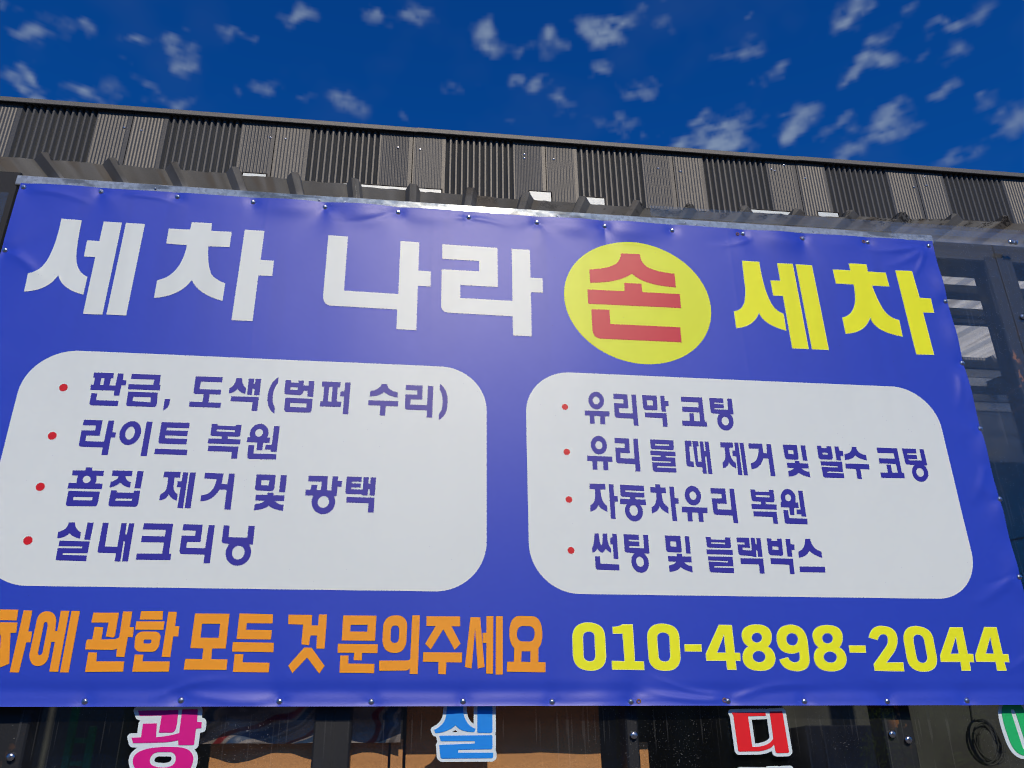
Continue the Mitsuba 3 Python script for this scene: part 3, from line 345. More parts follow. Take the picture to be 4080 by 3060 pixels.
블|b|6284,1868 6283,1934 6322,1933 6322,1916 6434,1913 6435,1934 6476,1933 6475,1867 6471,1856 6463,1851 6301,1851 6294,1853 6288,1858/6430,1892 6321,1893 6322,1882 6431,1880;6484,1837 6481,1799 6278,1801 6278,1838;6434,1741 6437,1752 6283,1753 6284,1785 6477,1784 6474,1712 6325,1712 6324,1701 6476,1699 6472,1661 6300,1663 6291,1667 6287,1672 6284,1683 6285,1745
랙|b|6525,1897 6526,1934 6626,1934 6624,1856 6564,1857 6564,1838 6635,1836 6639,1934 6670,1934 6672,1885 6682,1885 6683,1933 6717,1933 6714,1788 6679,1789 6678,1837 6667,1837 6666,1786 6634,1788 6634,1793 6546,1797 6533,1801 6528,1807 6526,1815 6528,1882 6584,1881 6585,1896;6536,1732 6536,1775 6716,1776 6712,1660 6674,1661 6677,1729
박|b|6765,1823 6767,1934 6802,1932 6802,1914 6848,1913 6849,1932 6886,1931 6881,1817 6879,1809 6875,1803 6869,1800 6861,1799 6780,1802 6770,1809/6849,1869 6802,1871 6801,1845 6849,1843;6953,1847 6951,1793 6913,1794 6917,1932 6954,1931 6953,1891 6981,1890 6978,1847;6913,1661 6916,1731 6774,1735 6774,1780 6953,1778 6948,1660
스|b|7067,1897 7078,1936 7116,1935 7119,1915 7123,1897 7130,1882 7138,1869 7149,1858 7161,1849 7176,1842 7192,1838 7189,1788 7156,1801 7129,1814 7109,1828 7096,1843 7080,1822 7059,1805 7033,1793 7002,1786 7005,1835 7019,1840 7031,1847 7042,1856 7052,1868 7060,1881;6994,1677 6996,1720 7198,1720 7195,1676
차|o|1281,1267 1273,1337 1480,1335 1485,1266;1570,936 1513,938 1514,1332 1569,1330 1573,1195 1597,1194 1601,1126 1575,1126;1345,1187 1281,1188 1276,1254 1493,1252 1499,1186 1464,1184 1499,990 1441,964 1407,1178 1391,1103 1348,968 1287,1005
에|o|1638,1322 1649,1325 1661,1327 1675,1326 1688,1323 1699,1317 1709,1310 1717,1301 1724,1290 1730,1277 1734,1261 1739,1200 1753,1199 1749,1331 1803,1331 1810,940 1755,942 1752,1129 1730,1129 1732,1045 1732,1029 1729,1015 1724,1003 1718,994 1710,986 1700,981 1688,977 1674,976 1663,978 1652,981 1643,987 1634,995 1620,1016 1610,1044 1610,1273 1612,1287 1616,1299 1621,1309 1629,1316/1673,1257 1668,1257 1664,1255 1661,1251 1660,1241 1661,1061 1665,1050 1673,1045 1679,1046 1684,1049 1687,1054 1689,1061 1686,1233 1680,1251;1876,937 1822,938 1817,1331 1871,1331
관|o|1957,1256 1958,1321 2123,1322 2123,1169 2116,1160 2065,1166 2067,1257;1954,1147 1984,1147 1982,1228 2039,1227 2041,1147 2129,1150 2152,1161 2147,1331 2207,1331 2208,1229 2235,1229 2238,1163 2207,1164 2206,1035 2153,1037 2150,1088 2124,1080 1951,1082 1947,1137;2214,943 1976,940 1974,1065 2029,1063 2034,1008 2210,1008
한|o|2406,1337 2411,1279 2263,1279 2263,1335;2426,1268 2427,1212 2245,1212 2243,1267;2497,1171 2498,1036 2442,1038 2441,1332 2497,1332 2499,1238 2527,1237 2529,1170;2267,1190 2282,1198 2303,1201 2380,1200 2388,1198 2402,1191 2411,1180 2416,1166 2415,1109 2412,1100 2405,1085 2395,1075 2389,1072 2374,1069 2302,1070 2284,1073 2271,1081 2262,1093 2259,1100 2253,1159 2257,1177/2351,1149 2315,1148 2312,1144 2312,1129 2315,1125 2321,1123 2349,1123 2355,1124 2360,1130 2361,1142 2357,1147;2326,1009 2499,1009 2503,944 2271,942 2269,1052 2324,1051
모|o|2618,1095 2617,1323 2845,1323 2848,1094 2760,1094 2763,1025 2868,1024 2870,956 2595,957 2595,1026 2704,1025 2702,1094/2791,1255 2673,1255 2675,1163 2793,1163
든|o|2911,1156 2910,1326 3135,1323 3138,1262 2966,1262 2967,1218 3138,1217 3138,1155;3163,1072 2891,1074 2889,1137 3160,1133;3146,942 2912,943 2910,1059 2967,1058 2969,1006 3144,1003
것|o|3242,1258 3239,1321 3399,1321 3401,1251 3445,1251 3445,1325 3500,1325 3501,1096 3445,1097 3443,1183 3399,1184 3395,1118 3343,1125 3343,1255;3269,985 3364,1103 3414,1102 3510,984 3478,934 3389,1038 3301,936
문|o|3838,1151 3612,1152 3610,1320 3839,1320/3782,1257 3665,1256 3666,1212 3781,1211;3701,1022 3701,1070 3590,1070 3588,1129 3859,1128 3859,1069 3755,1069 3757,1021;3842,998 3843,938 3612,940 3609,1052 3665,1052 3666,1000
의|o|3939,1319 3955,1323 3974,1325 3992,1323 4008,1320 4022,1313 4033,1305 4042,1294 4048,1281 4053,1265 4054,1247 4053,1152 4051,1133 4046,1117 4039,1103 4031,1091 4020,1082 4007,1076 3992,1071 3976,1070 3956,1072 3939,1076 3925,1083 3913,1092 3903,1104 3896,1118 3891,1135 3888,1154 3888,1250 3891,1267 3896,1281 3904,1294 3913,1305 3925,1313/3978,1254 3965,1255 3955,1251 3948,1244 3943,1229 3943,1169 3945,1155 3948,1150 3955,1142 3960,1139 3973,1137 3984,1139 3992,1144 3997,1153 4000,1166 4000,1226 3998,1238 3993,1247 3989,1250;4061,956 3876,953 3872,1020 4063,1022 4076,1025 4081,1028 4083,1034 4086,1326 4140,1326 4138,932 4083,933 4083,972 4078,964 4071,959
주|o|4187,1253 4186,1320 4422,1321 4423,1253 4362,1253 4428,1135 4387,1093 4305,1232 4222,1095 4182,1133 4251,1253;4170,1013 4170,1077 4439,1076 4439,1010 4331,1011 4330,932 4277,933 4277,1012
세|o|4459,980 4495,1317 4564,1317 4595,980 4548,970 4528,1237 4506,970;4581,1210 4608,1210 4608,1326 4657,1326 4654,935 4605,937 4608,1141 4582,1142;4722,931 4672,931 4676,1326 4725,1326
요|o|4823,1326 4839,1329 4933,1329 4951,1326 4966,1320 4979,1309 4989,1295 4997,1277 5002,1255 5005,1230 5005,1186 5003,1171 4997,1146 4988,1125 4975,1108 4972,1015 5023,1014 5021,947 4750,949 4752,1016 4800,1016 4803,1107 4788,1127 4782,1138 4774,1162 4770,1191 4771,1234 4775,1258 4780,1278 4788,1295 4798,1309 4810,1319/4864,1259 4856,1258 4841,1251 4836,1245 4828,1229 4824,1207 4824,1195 4825,1185 4832,1169 4843,1158 4859,1154 4911,1153 4927,1157 4940,1167 4944,1175 4950,1195 4951,1218 4947,1236 4943,1243 4932,1253 4917,1259/4856,1087 4851,1016 4915,1015 4918,1087
0|y|5312,1285 5338,1287 5366,1285 5390,1280 5410,1272 5427,1262 5440,1248 5449,1231 5454,1211 5456,1189 5455,1059 5452,1036 5446,1016 5436,999 5423,985 5407,974 5388,966 5366,961 5340,959 5313,962 5289,967 5269,975 5253,985 5240,999 5230,1016 5224,1036 5221,1058 5222,1187 5226,1210 5232,1229 5242,1246 5254,1260 5270,1271 5290,1279/5351,1226 5331,1226 5314,1221 5303,1211 5299,1204 5295,1187 5293,1059 5294,1050 5297,1042 5305,1030 5320,1022 5339,1019 5357,1022 5370,1029 5378,1042 5381,1059 5383,1197 5378,1211 5373,1217 5360,1224
1|y|5594,1277 5664,1277 5662,1022 5727,1021 5725,966 5496,967 5497,1023 5590,1021 5588,1214 5518,1212 5517,1257 5540,1259 5561,1263 5579,1269
0|y|5856,1282 5881,1284 5910,1282 5936,1277 5957,1270 5974,1259 5987,1245 5996,1228 6001,1208 6002,1185 5997,1055 5993,1032 5986,1013 5976,997 5962,984 5946,973 5927,966 5905,962 5879,960 5853,962 5830,967 5810,974 5794,985 5782,998 5773,1013 5768,1032 5767,1054 5767,1187 5770,1209 5777,1228 5787,1244 5799,1258 5815,1269 5834,1277/5905,1222 5884,1225 5873,1224 5857,1219 5845,1208 5841,1201 5837,1184 5837,1052 5840,1043 5848,1031 5854,1026 5871,1021 5891,1020 5906,1025 5913,1029 5921,1041 5926,1058 5932,1185 5932,1194 5926,1208 5920,1214
-|y|6038,1140 6161,1141 6159,1093 6037,1094
4|y|6190,1077 6310,1279 6406,1278 6405,1083 6443,1082 6439,1030 6403,1031 6402,968 6336,969 6336,1030 6188,1030/6339,1083 6341,1216 6270,1083
8|y|6570,1283 6596,1285 6621,1283 6643,1280 6661,1273 6676,1265 6687,1254 6695,1241 6699,1226 6700,1209 6698,1195 6692,1171 6681,1152 6674,1143 6658,1129 6679,1117 6687,1109 6699,1089 6702,1077 6705,1051 6700,1030 6692,1012 6681,997 6667,985 6650,975 6629,968 6606,964 6579,962 6550,964 6526,968 6506,975 6489,985 6476,997 6467,1012 6462,1029 6461,1049 6467,1076 6472,1088 6486,1108 6495,1116 6517,1128 6497,1142 6489,1150 6479,1170 6475,1194 6475,1207 6479,1225 6486,1240 6497,1253 6510,1264 6527,1272 6547,1279/6634,1059 6633,1072 6630,1078 6622,1089 6610,1097 6603,1099 6588,1101 6572,1099 6564,1096 6551,1089 6546,1084 6538,1072 6535,1065 6534,1052 6538,1040 6542,1034 6552,1025 6558,1022 6573,1018 6588,1018 6604,1022 6611,1025 6622,1035 6631,1046/6628,1192 6627,1203 6625,1209 6619,1218 6610,1225 6604,1227 6591,1229 6578,1227 6560,1218 6548,1203 6545,1185 6547,1175 6550,1170 6558,1162 6575,1155 6588,1155 6606,1162 6617,1170 6624,1180
9|y|6830,1282 6856,1285 6882,1283 6905,1277 6925,1268 6941,1255 6953,1239 6962,1219 6967,1195 6969,1168 6962,1038 6958,1020 6950,1004 6941,991 6928,980 6914,972 6896,966 6877,962 6855,961 6830,963 6807,967 6788,974 6772,982 6759,993 6749,1006 6741,1021 6737,1038 6801,1054 6809,1038 6820,1027 6834,1020 6851,1018 6869,1022 6876,1025 6887,1034 6891,1041 6895,1056 6896,1101 6884,1092 6861,1085 6832,1082 6808,1085 6788,1090 6771,1098 6757,1109 6747,1123 6740,1140 6737,1160 6737,1182 6741,1205 6747,1225 6758,1242 6771,1257 6787,1268 6807,1276/6899,1175 6901,1190 6900,1197 6895,1209 6885,1220 6879,1223 6866,1228 6851,1228 6844,1226 6830,1219 6824,1214 6814,1203 6811,1196 6807,1182 6808,1167 6810,1161 6817,1149 6828,1141 6842,1137 6849,1136 6864,1138 6871,1141 6884,1150 6893,1161
8|y|7115,1283 7141,1285 7166,1283 7188,1279 7207,1273 7221,1265 7233,1254 7240,1241 7244,1226 7245,1209 7240,1182 7235,1170 7225,1150 7218,1141 7202,1127 7222,1114 7237,1097 7244,1074 7246,1047 7241,1027 7232,1009 7221,995 7206,982 7188,973 7167,966 7143,962 7116,960 7088,962 7063,966 7043,973 7027,983 7014,996 7006,1011 7001,1029 7000,1049 7005,1076 7016,1097 7031,1114 7051,1126 7034,1140 7027,1149 7018,1170 7015,1197 7016,1212 7021,1228 7029,1242 7040,1254 7054,1264 7071,1273 7091,1279/7177,1058 7175,1071 7173,1077 7164,1087 7151,1095 7144,1097 7128,1099 7112,1097 7104,1094 7090,1087 7084,1082 7076,1070 7073,1064 7072,1051 7076,1039 7080,1033 7091,1024 7097,1021 7112,1017 7129,1017 7145,1021 7152,1024 7164,1033 7173,1045/7169,1191 7169,1203 7167,1209 7160,1219 7150,1226 7144,1229 7131,1230 7117,1228 7099,1219 7087,1203 7084,1197 7083,1184 7086,1173 7089,1168 7097,1159 7103,1156 7115,1152 7128,1152 7148,1159 7158,1168 7166,1179
-|y|7283,1139 7408,1139 7403,1090 7281,1092
2|y|7450,1199 7458,1218 7469,1235 7480,1249 7494,1261 7509,1270 7526,1276 7544,1281 7564,1282 7593,1280 7617,1275 7637,1267 7653,1256 7664,1241 7670,1224 7672,1204 7669,1181 7666,1167 7655,1141 7641,1117 7623,1094 7546,1019 7680,1022 7675,962 7448,964 7449,1009 7577,1139 7586,1152 7592,1164 7596,1178 7599,1194 7596,1209 7588,1219 7581,1223 7565,1225 7549,1222 7535,1214 7523,1201 7513,1182
0|y|7813,1281 7838,1284 7867,1281 7892,1275 7913,1267 7930,1256 7943,1242 7951,1225 7956,1205 7952,1050 7946,1029 7938,1010 7927,995 7912,982 7895,972 7875,965 7851,961 7825,959 7800,961 7778,966 7760,974 7745,984 7734,996 7725,1011 7720,1029 7718,1049 7721,1181 7725,1204 7733,1225 7743,1242 7756,1256 7772,1268 7791,1276/7861,1221 7842,1225 7831,1224 7822,1221 7807,1211 7798,1195 7794,1174 7793,1064 7795,1045 7798,1037 7808,1025 7815,1021 7834,1017 7852,1021 7866,1030 7876,1044 7881,1065 7884,1186 7879,1204 7874,1211
4|y|7984,1071 8111,1277 8210,1277 8204,1084 8246,1082 8239,1028 8203,1029 8198,966 8128,967 8135,1029 7980,1029/8135,1084 8142,1213 8067,1083
4|y|8262,1072 8389,1280 8487,1280 8484,1083 8528,1083 8522,1029 8482,1030 8482,967 8410,967 8415,1030 8260,1030/8415,1086 8419,1214 8347,1086"""
STICKERS = """광|m|2485,678 2346,677 2331,707 2583,711 2586,702 2588,623 2585,596 2583,590 2575,579 2570,576 2561,574 2483,574;2375,546 2377,549 2375,624 2378,628 2462,630 2469,546 2505,549 2541,554 2576,561 2610,571 2609,712 2611,715 2705,716 2708,711 2713,637 2743,636 2745,600 2712,597 2713,503 2709,498 2621,498 2615,501 2610,528 2578,521 2526,515 2333,512 2318,544;2414,474 2444,481 2479,485 2521,488 2620,486 2641,483 2660,478 2676,472 2690,464 2701,454 2710,443 2717,430 2721,416 2720,393 2715,374 2712,366 2702,354 2679,341 2645,326 2627,321 2588,314 2548,312 2500,315 2459,321 2423,332 2392,346 2375,358 2368,366 2357,382 2353,391 2348,411 2350,428 2358,443 2371,455 2390,466/2576,458 2493,458 2473,451 2466,446 2456,433 2452,416 2453,405 2456,396 2461,389 2468,382 2478,377 2504,369 2539,366 2557,367 2573,369 2585,373 2596,379 2604,386 2609,395 2612,405 2612,417 2608,432 2601,444 2590,452|2348,572 2346,630 2349,640 2356,649 2345,650 2334,654 2327,659 2320,669 2305,701 2303,710 2304,718 2306,724 2316,732 2326,735 2577,740 2590,737 2598,742 2607,743 2701,744 2709,743 2717,740 2728,730 2736,715 2740,663 2749,662 2758,658 2765,652 2770,642 2772,634 2774,598 2773,588 2765,578 2755,574 2741,572 2741,494 2738,487 2732,479 2726,475 2720,472 2736,452 2744,436 2749,417 2748,384 2743,363 2738,353 2730,342 2720,332 2696,318 2678,309 2639,296 2595,288 2551,285 2502,289 2478,292 2437,301 2418,307 2382,323 2359,340 2340,361 2328,385 2321,413 2323,438 2334,459 2352,477 2366,485 2333,486 2324,488 2317,493 2307,505 2290,545 2290,552 2293,559 2302,568 2312,571/2481,404 2487,400 2505,395 2535,393 2550,393 2562,395 2577,401 2582,408 2584,419 2581,427 2575,431 2501,432 2490,428 2484,422 2481,416
실|c|4552,569 4552,779 4655,779 4655,568 4646,561 4560,562;4341,678 4349,772 4455,772 4456,698 4460,676 4466,658 4474,641 4484,626 4496,613 4509,602 4524,594 4541,587 4532,567 4489,569 4454,577 4439,583 4426,591 4415,599 4406,610 4378,590 4346,576 4310,566 4271,561 4261,581 4281,591 4297,602 4311,614 4323,628 4332,644 4338,660;4536,511 4307,511 4297,545 4650,547 4655,539 4655,467 4646,459 4424,458 4424,439 4659,437 4659,410 4650,404 4317,404 4307,413 4298,488 4536,495|4275,539 4261,542 4252,549 4239,575 4239,587 4242,594 4246,598 4268,610 4282,619 4293,629 4303,641 4310,653 4315,666 4318,681 4325,776 4329,785 4335,791 4348,795 4455,795 4464,793 4472,788 4477,782 4479,774 4480,699 4489,665 4495,651 4503,639 4512,629 4528,618 4528,780 4529,786 4533,794 4541,800 4550,802 4655,802 4667,799 4677,790 4679,779 4679,568 4677,561 4673,554 4677,548 4679,541 4679,467 4678,460 4674,454 4680,447 4682,441 4683,410 4681,403 4678,397 4664,386 4657,383 4649,382 4318,383 4309,385 4290,399 4284,409 4275,488 4278,498 4285,506/4382,567 4421,568 4421,568 4404,580
디|d|6353,686 6601,687 6602,664 6469,661 6474,460 6502,460 6528,463 6552,467 6573,472 6592,480 6609,489 6623,501 6635,514 6634,691 6723,693 6728,688 6737,427 6731,421 6652,420 6640,425 6635,476 6624,466 6611,457 6596,450 6561,439 6518,433 6376,432 6369,440 6363,666|6337,658 6328,678 6328,690 6332,697 6337,702 6345,707 6353,709 6604,711 6617,707 6626,712 6636,714 6727,716 6740,713 6751,701 6754,692 6763,430 6760,419 6747,406 6734,399 6650,397 6639,399 6625,405 6620,409 6615,418 6613,434 6587,423 6566,417 6518,411 6373,410 6360,413 6347,428 6344,436/6495,638 6499,483 6527,485 6566,494 6582,500 6595,507 6605,515 6609,520 6608,642
테|d|6670,247 6665,316 6727,317 6735,246;6642,247 6574,248 6571,315 6640,316;6475,249 6365,250 6366,312 6539,310 6540,291 6468,289|6472,227 6362,228 6354,229 6347,233 6341,240 6339,248 6341,312 6346,323 6355,331 6367,334 6542,332 6554,330 6563,336 6574,338 6643,338 6655,335 6667,338 6730,339 6738,338 6744,335 6749,331 6752,325 6760,247 6759,240 6755,234 6742,226 6732,224 6667,225 6653,229 6639,225 6565,226 6555,231 6550,238 6547,271 6538,269 6498,268 6500,250 6497,240 6486,231
이|g|8484,762 8499,765 8523,761 8543,755 8560,746 8573,735 8583,721 8590,705 8593,686 8592,665 8578,512 8573,479 8566,452 8558,429 8548,411 8536,399 8524,391 8509,388 8490,392 8472,400 8457,411 8444,426 8433,444 8425,466 8419,492 8409,575 8407,620 8408,657 8413,686 8419,703 8427,718 8436,731 8446,742 8457,751 8470,758/8506,703 8494,701 8489,698 8486,693 8485,686 8508,445 8511,434 8515,429 8520,426 8528,429 8534,436 8538,448 8541,464 8520,681 8515,697 8510,702|8485,786 8505,789 8534,785 8560,778 8581,767 8598,753 8610,735 8618,715 8622,692 8621,669 8607,515 8601,481 8593,450 8584,426 8573,406 8556,386 8532,371 8504,365 8475,370 8451,381 8433,395 8418,412 8408,430 8398,455 8391,484 8383,542 8379,592 8378,634 8382,670 8386,688 8401,723 8415,743 8427,756 8441,767 8462,779"""



WRINKLES = [(1.165, 1.885, 0.80, 1.935, 0.012, 0.0035), (1.165, 1.885, 1.55, 1.925, 0.014, 0.0035), (1.15, 1.90, 0.86, 1.975, 0.010, 0.0022), (-0.41, 1.88, -0.75, 1.93, 0.015, 0.003),
            (-0.80, 1.885, -0.52, 1.95, 0.014, 0.003), (2.38, 2.35, 2.15, 2.22, 0.022, 0.004), (2.38, 2.35, 2.20, 2.30, 0.012, -0.002), (2.375, 2.80, 2.26, 2.62, 0.022, 0.004), (2.36, 3.22, 2.30, 3.02, 0.018, 0.003),
            (2.35, 3.86, 2.10, 3.74, 0.020, 0.004), (2.35, 3.86, 2.22, 3.66, 0.014, 0.003), (2.34, 3.87, 1.98, 3.84, 0.016, 0.003), (-1.60, 3.57, -1.42, 3.40, 0.020, 0.004), (-1.58, 3.87, -1.30, 3.80, 0.016, 0.003),
            (-1.22, 3.875, -0.95, 3.83, 0.013, 0.003), (-0.10, 3.87, -0.35, 3.80, 0.015, -0.002), (1.52, 3.86, 1.30, 3.80, 0.016, 0.0025), (0.15, 3.865, 0.42, 3.835, 0.014, 0.003), (2.38, 2.06, 2.20, 1.97, 0.016, 0.0035)]


def hfield(x, z):
    """How far the vinyl stands out from the frame (metres, towards the street)."""
    x, z = np.asarray(x, float), np.asarray(z, float)
    sh = x.shape
    p = np.stack([x, z, 0 * x], -1)
    h = 0.0075 * (meshkit.fbm(p * [0.75, 0.9, 1] + [3.1, 1.7, 0], 2, 4) - 0.5)
    h += 0.0030 * (meshkit.fbm(p * [2.4, 1.5, 1] + [1.0, 5.0, 0], 2, 9) - 0.5)
    for side, lst in (('t', TOPS), ('b', BOTS)):                      # slack between the fixings, along top and bottom
        xs = np.array([s[0] for s in lst])
        zs = np.array([s[1] for s in lst])
        i = np.clip(np.searchsorted(xs, x) - 1, 0, len(xs) - 2)
        t = np.clip((x - xs[i]) / (xs[i + 1] - xs[i]), 0, 1)
        zl = zs[i] * (1 - t) + zs[i + 1] * t
        am = 0.05 + 1.5 * meshkit.noise(np.stack([xs[i] * 7.3, xs[i] * 0, xs[i] * 0], -1), 3 if side == 't' else 8) ** 2
        t = t ** (0.55 + 0.9 * meshkit.noise(np.stack([xs[i] * 5.1 + 3, xs[i] * 0, xs[i] * 0], -1), 6))
        d = np.abs(zl - z)
        hang = np.sin(np.pi * t) ** 1.5
        h += am * 0.0065 * hang * np.exp(-((d - 0.010) / (0.034 + 0.02 * am)) ** 2)
    for xc, am in ((0.083, 0.00016), (0.205, 0.0002), (1.41, 0.00016), (-0.62, 0.00012)):     # old fold lines
        h += am * np.exp(-((x - xc - 0.01 * np.sin(z * 3)) / 0.008) ** 2)
    for x0, z0, x1, z1, w, am in WRINKLES:                              # pull wrinkles
        dx, dz = x1 - x0, z1 - z0
        L = math.hypot(dx, dz)
        t = ((x - x0) * dx + (z - z0) * dz) / L
        s = ((x - x0) * -dz + (z - z0) * dx) / L - 0.06 * L * np.sin(np.pi * np.clip(t / L, 0, 1))
        h += 0.75 * am * np.exp(-(s / w) ** 2) * np.clip(t / L * 6, 0, 1) * np.clip((1 - t / L) * 1.6, 0, 1)
    d = z - BZ0
    h += 0.0042 * np.exp(-d / 0.014) - 0.003 * np.exp(-((d - 0.05) / 0.022) ** 2)
    e = BX1 - x
    h += 0.006 * np.exp(-(e / 0.05) ** 2) * (0.5 + 0.5 * np.cos(z * 24))
    for k, (sx, sz) in enumerate(SCREWS):
        dx, dz = x - sx, z - sz
        r = np.sqrt(dx * dx + dz * dz) + 1e-9
        th = np.arctan2(dz, dx)
        ph = 2.4 * k
        h -= 0.0032 * np.exp(-(r / 0.028) ** 2)
        inward = 0.6 + 0.4 * np.cos(th - math.atan2(2.9 - sz, 0.4 - sx))
        h += 0.0030 * (0.5 + 0.5 * math.sin(k * 1.9)) * np.cos(3 * th + ph) * inward * (r / 0.05) * np.exp(-r / 0.075)
    return h.reshape(sh)


def hfy(x, z, lift=0.0):
    return -0.012 - lift - hfield(x, z)


def drape(mesh_xz, lift, mat):
    """A flat print (x, z triangles) laid on the vinyl, with the vinyl's own normals."""
    v, f = mesh_xz
    x, z = v[:, 0], v[:, 1]
    e = 0.002
    y = hfy(x, z, lift)
    gx = (hfy(x + e, z) - hfy(x - e, z)) / (2 * e)
    gz = (hfy(x, z + e) - hfy(x, z - e)) / (2 * e)
    n = np.stack([gx, -np.ones_like(gx), gz], 1)
    n /= np.linalg.norm(n, axis=1, keepdims=True)
    V = np.stack([x, y, z], 1)
    return {'type': 'ply', 'filename': meshkit.write_ply((V, f), False, normals=n), 'face_normals': False, 'bsdf': {'type': 'ref', 'id': mat}}


def poly_tris(poly, edge=0.05):
    v, f = trimesh.creation.triangulate_polygon(poly, engine='earcut')
    v3 = np.column_stack([v, np.zeros(len(v))])
    fn = np.cross(v3[f[:, 1]] - v3[f[:, 0]], v3[f[:, 2]] - v3[f[:, 0]])[:, 2]
    f = np.where(fn[:, None] < 0, f[:, ::-1], f)
    v3, f = trimesh.remesh.subdivide_to_size(v3, f, edge, max_iter=20)
    return v3[:, :2], f


def drape_poly(key, geom, lift, mat, edge=0.05):
    vs, fs, at = [], [], 0
    for p in getattr(geom, 'geoms', [geom]):
        if p.is_empty:
            continue
        v, f = poly_tris(p, edge)
        vs.append(v)
        fs.append(f + at)
        at += len(v)
    k = number(key)
    scene[k] = drape((np.vstack(vs), np.vstack(fs)), lift, mat)
    return k


def decode(s):
    ps = []
    for a in s.split(';'):
        rings = [[(int(u) / 2000 - 2, int(w) / 2000 + 1.5) for u, w in (q.split(',') for q in r.split())] for r in a.split('/')]
        ps.append(Polygon(rings[0], rings[1:]).buffer(0))
    return unary_union(ps)


banner = thing('banner', 'big blue printed vinyl banner with Korean car wash lettering, screwed to the shed front', 'banner')
xs = np.linspace(BX0, BX1, 620)
zs = np.concatenate([np.linspace(BZ0, BZ0 + 0.12, 40)[:-1], np.linspace(BZ0 + 0.12, BZ1 - 0.14, 200)[:-1], np.linspace(BZ1 - 0.14, BZ1, 46)])
X, Z = np.meshgrid(xs, zs)
wob = 0.004 * (meshkit.noise(np.stack([X.ravel() * 5, X.ravel() * 0, X.ravel() * 0], -1), 2).reshape(X.shape) - 0.5)
u = (Z - BZ0) / (BZ1 - BZ0)
nn = len(xs)
ii, jj = np.meshgrid(np.arange(nn - 1), np.arange(len(zs) - 1))
a = (jj * nn + ii).ravel()
F = np.vstack([np.stack([a, a + 1, a + nn + 1], 1), np.stack([a, a + nn + 1, a + nn], 1)])
Zw = Z + wob * u ** 12
scene[banner + '__sheet'] = drape((np.stack([X.ravel(), Zw.ravel()], 1), F), 0.0, 'vinyl_k')


def rounded(x0, x1, z0, z1, r):
    return sbox(x0 + r, z0 + r, x1 - r, z1 - r).buffer(r, quad_segs=24)


drape_poly(banner + '__info_panel', rounded(-1.435, 0.305, 2.247, 3.139, 0.185), 0.0007, 'vinyl_p')
drape_poly(banner + '__info_panel', rounded(0.461, 2.217, 2.245, 3.138, 0.185), 0.0007, 'vinyl_p')
from shapely import affinity
disc = affinity.rotate(affinity.scale(Point(0, 0).buffer(1, quad_segs=40), 0.322, 0.300), -10)
drape_poly(banner + '__disc', affinity.translate(disc, 0.956, 3.4925), 0.0007, 'vinyl_q')
NAME = {'w': 'title_letter', 'y': 'title_letter', 'r': 'emblem_letter', 'b': 'service_letter', 'o': 'slogan_letter'}
for line in LETTERS.strip().split('\n'):
    ch, c, s = line.split('|')
    gm = decode(s)
    nm = 'digit' if ch in '0123456789' else 'dash' if ch == '-' else NAME[c]
    if ch in ',()':
        nm = 'punctuation_mark'
    k = drape_poly(f'{banner}__{nm}', gm, 0.0016, 'vinyl_' + c)
    if c == 'y':
        drape_poly(k + '__outline', gm.buffer(0.0014, join_style=2), 0.0011, 'vinyl_e')
for bxx, bz in BULLETS:
    drape_poly(banner + '__bullet', Point(bxx, bz).buffer(0.0150 if bxx < 0 else 0.0128), 0.0016, 'vinyl_x')


# ---- self-drilling screws: flanged dome washer and hexagonal head
def lathe(prof, n=18):
    p = np.asarray(prof, float)
    an = np.arange(n) * 2 * np.pi / n
    v = np.stack([p[:, None, 0] * np.cos(an), -np.repeat(p[:, 1:], n, 1), p[:, None, 0] * np.sin(an)], -1).reshape(-1, 3)
    f = []
    for i in range(len(p) - 1):
        for j in range(n):
            k = (j + 1) % n
            f += [[i * n + j, i * n + k, (i + 1) * n + k], [i * n + j, (i + 1) * n + k, (i + 1) * n + j]]
    return trimesh.Trimesh(v, np.array(f), process=False)


WASHER = lathe([(0.0098, -0.001), (0.0104, 0.0012), (0.0090, 0.0034), (0.0066, 0.0052), (0.0042, 0.0056)])
HEAD = lathe([(0.0046, 0.005), (0.0046, 0.0094), (0.0041, 0.0104), (0.0002, 0.0106)], 6)
SEAL = lathe([(0.0102, -0.004), (0.0108, -0.002), (0.0102, -0.0006)])


def screw(parent, x, y, z, mat='bright_metal', s=1.0, washer=None):
    k = number(parent + '__screw')
    tw = T().translate([x, y, z]).rotate([0, 1, 0], (x * 977) % 60).rotate([1, 0, 0], ((z * 371 + x * 53) % 10) - 5).scale(s)
    scene[k] = {**mikit.ply(cat([WASHER, HEAD]), mat, 30), 'to_world': tw}
    return k


def two_level_screw(parent, x, y, z, s=1.0):
    k = screw(parent, x, y, z, 'bright_metal', s)
    return k


for sx, sz in SCREWS:
    two_level_screw(banner, sx, float(hfy(np.array([sx]), np.array([sz]))[0]) - 0.0005, sz, 1.0)
EYE_RING = trimesh.creation.torus(0.0062, 0.0022, major_sections=16, minor_sections=8)
EYE_RING.apply_transform(trimesh.transformations.rotation_matrix(math.pi / 2, [1, 0, 0]))
for hx, hz in HOLES:
    part(banner, 'eyelet', EYE_RING.copy().apply_translation((hx, float(hfy(np.array([hx]), np.array([hz]))[0]) - 0.001, hz)), 'rust', 40)

# ------------------------------------------------------------------ the lean-to shed front behind the banner
shed = thing('car_wash_shed', 'lean-to shed with black steel posts, clear sheet glazing and a weathered ribbed fibreglass roof', 'shed')
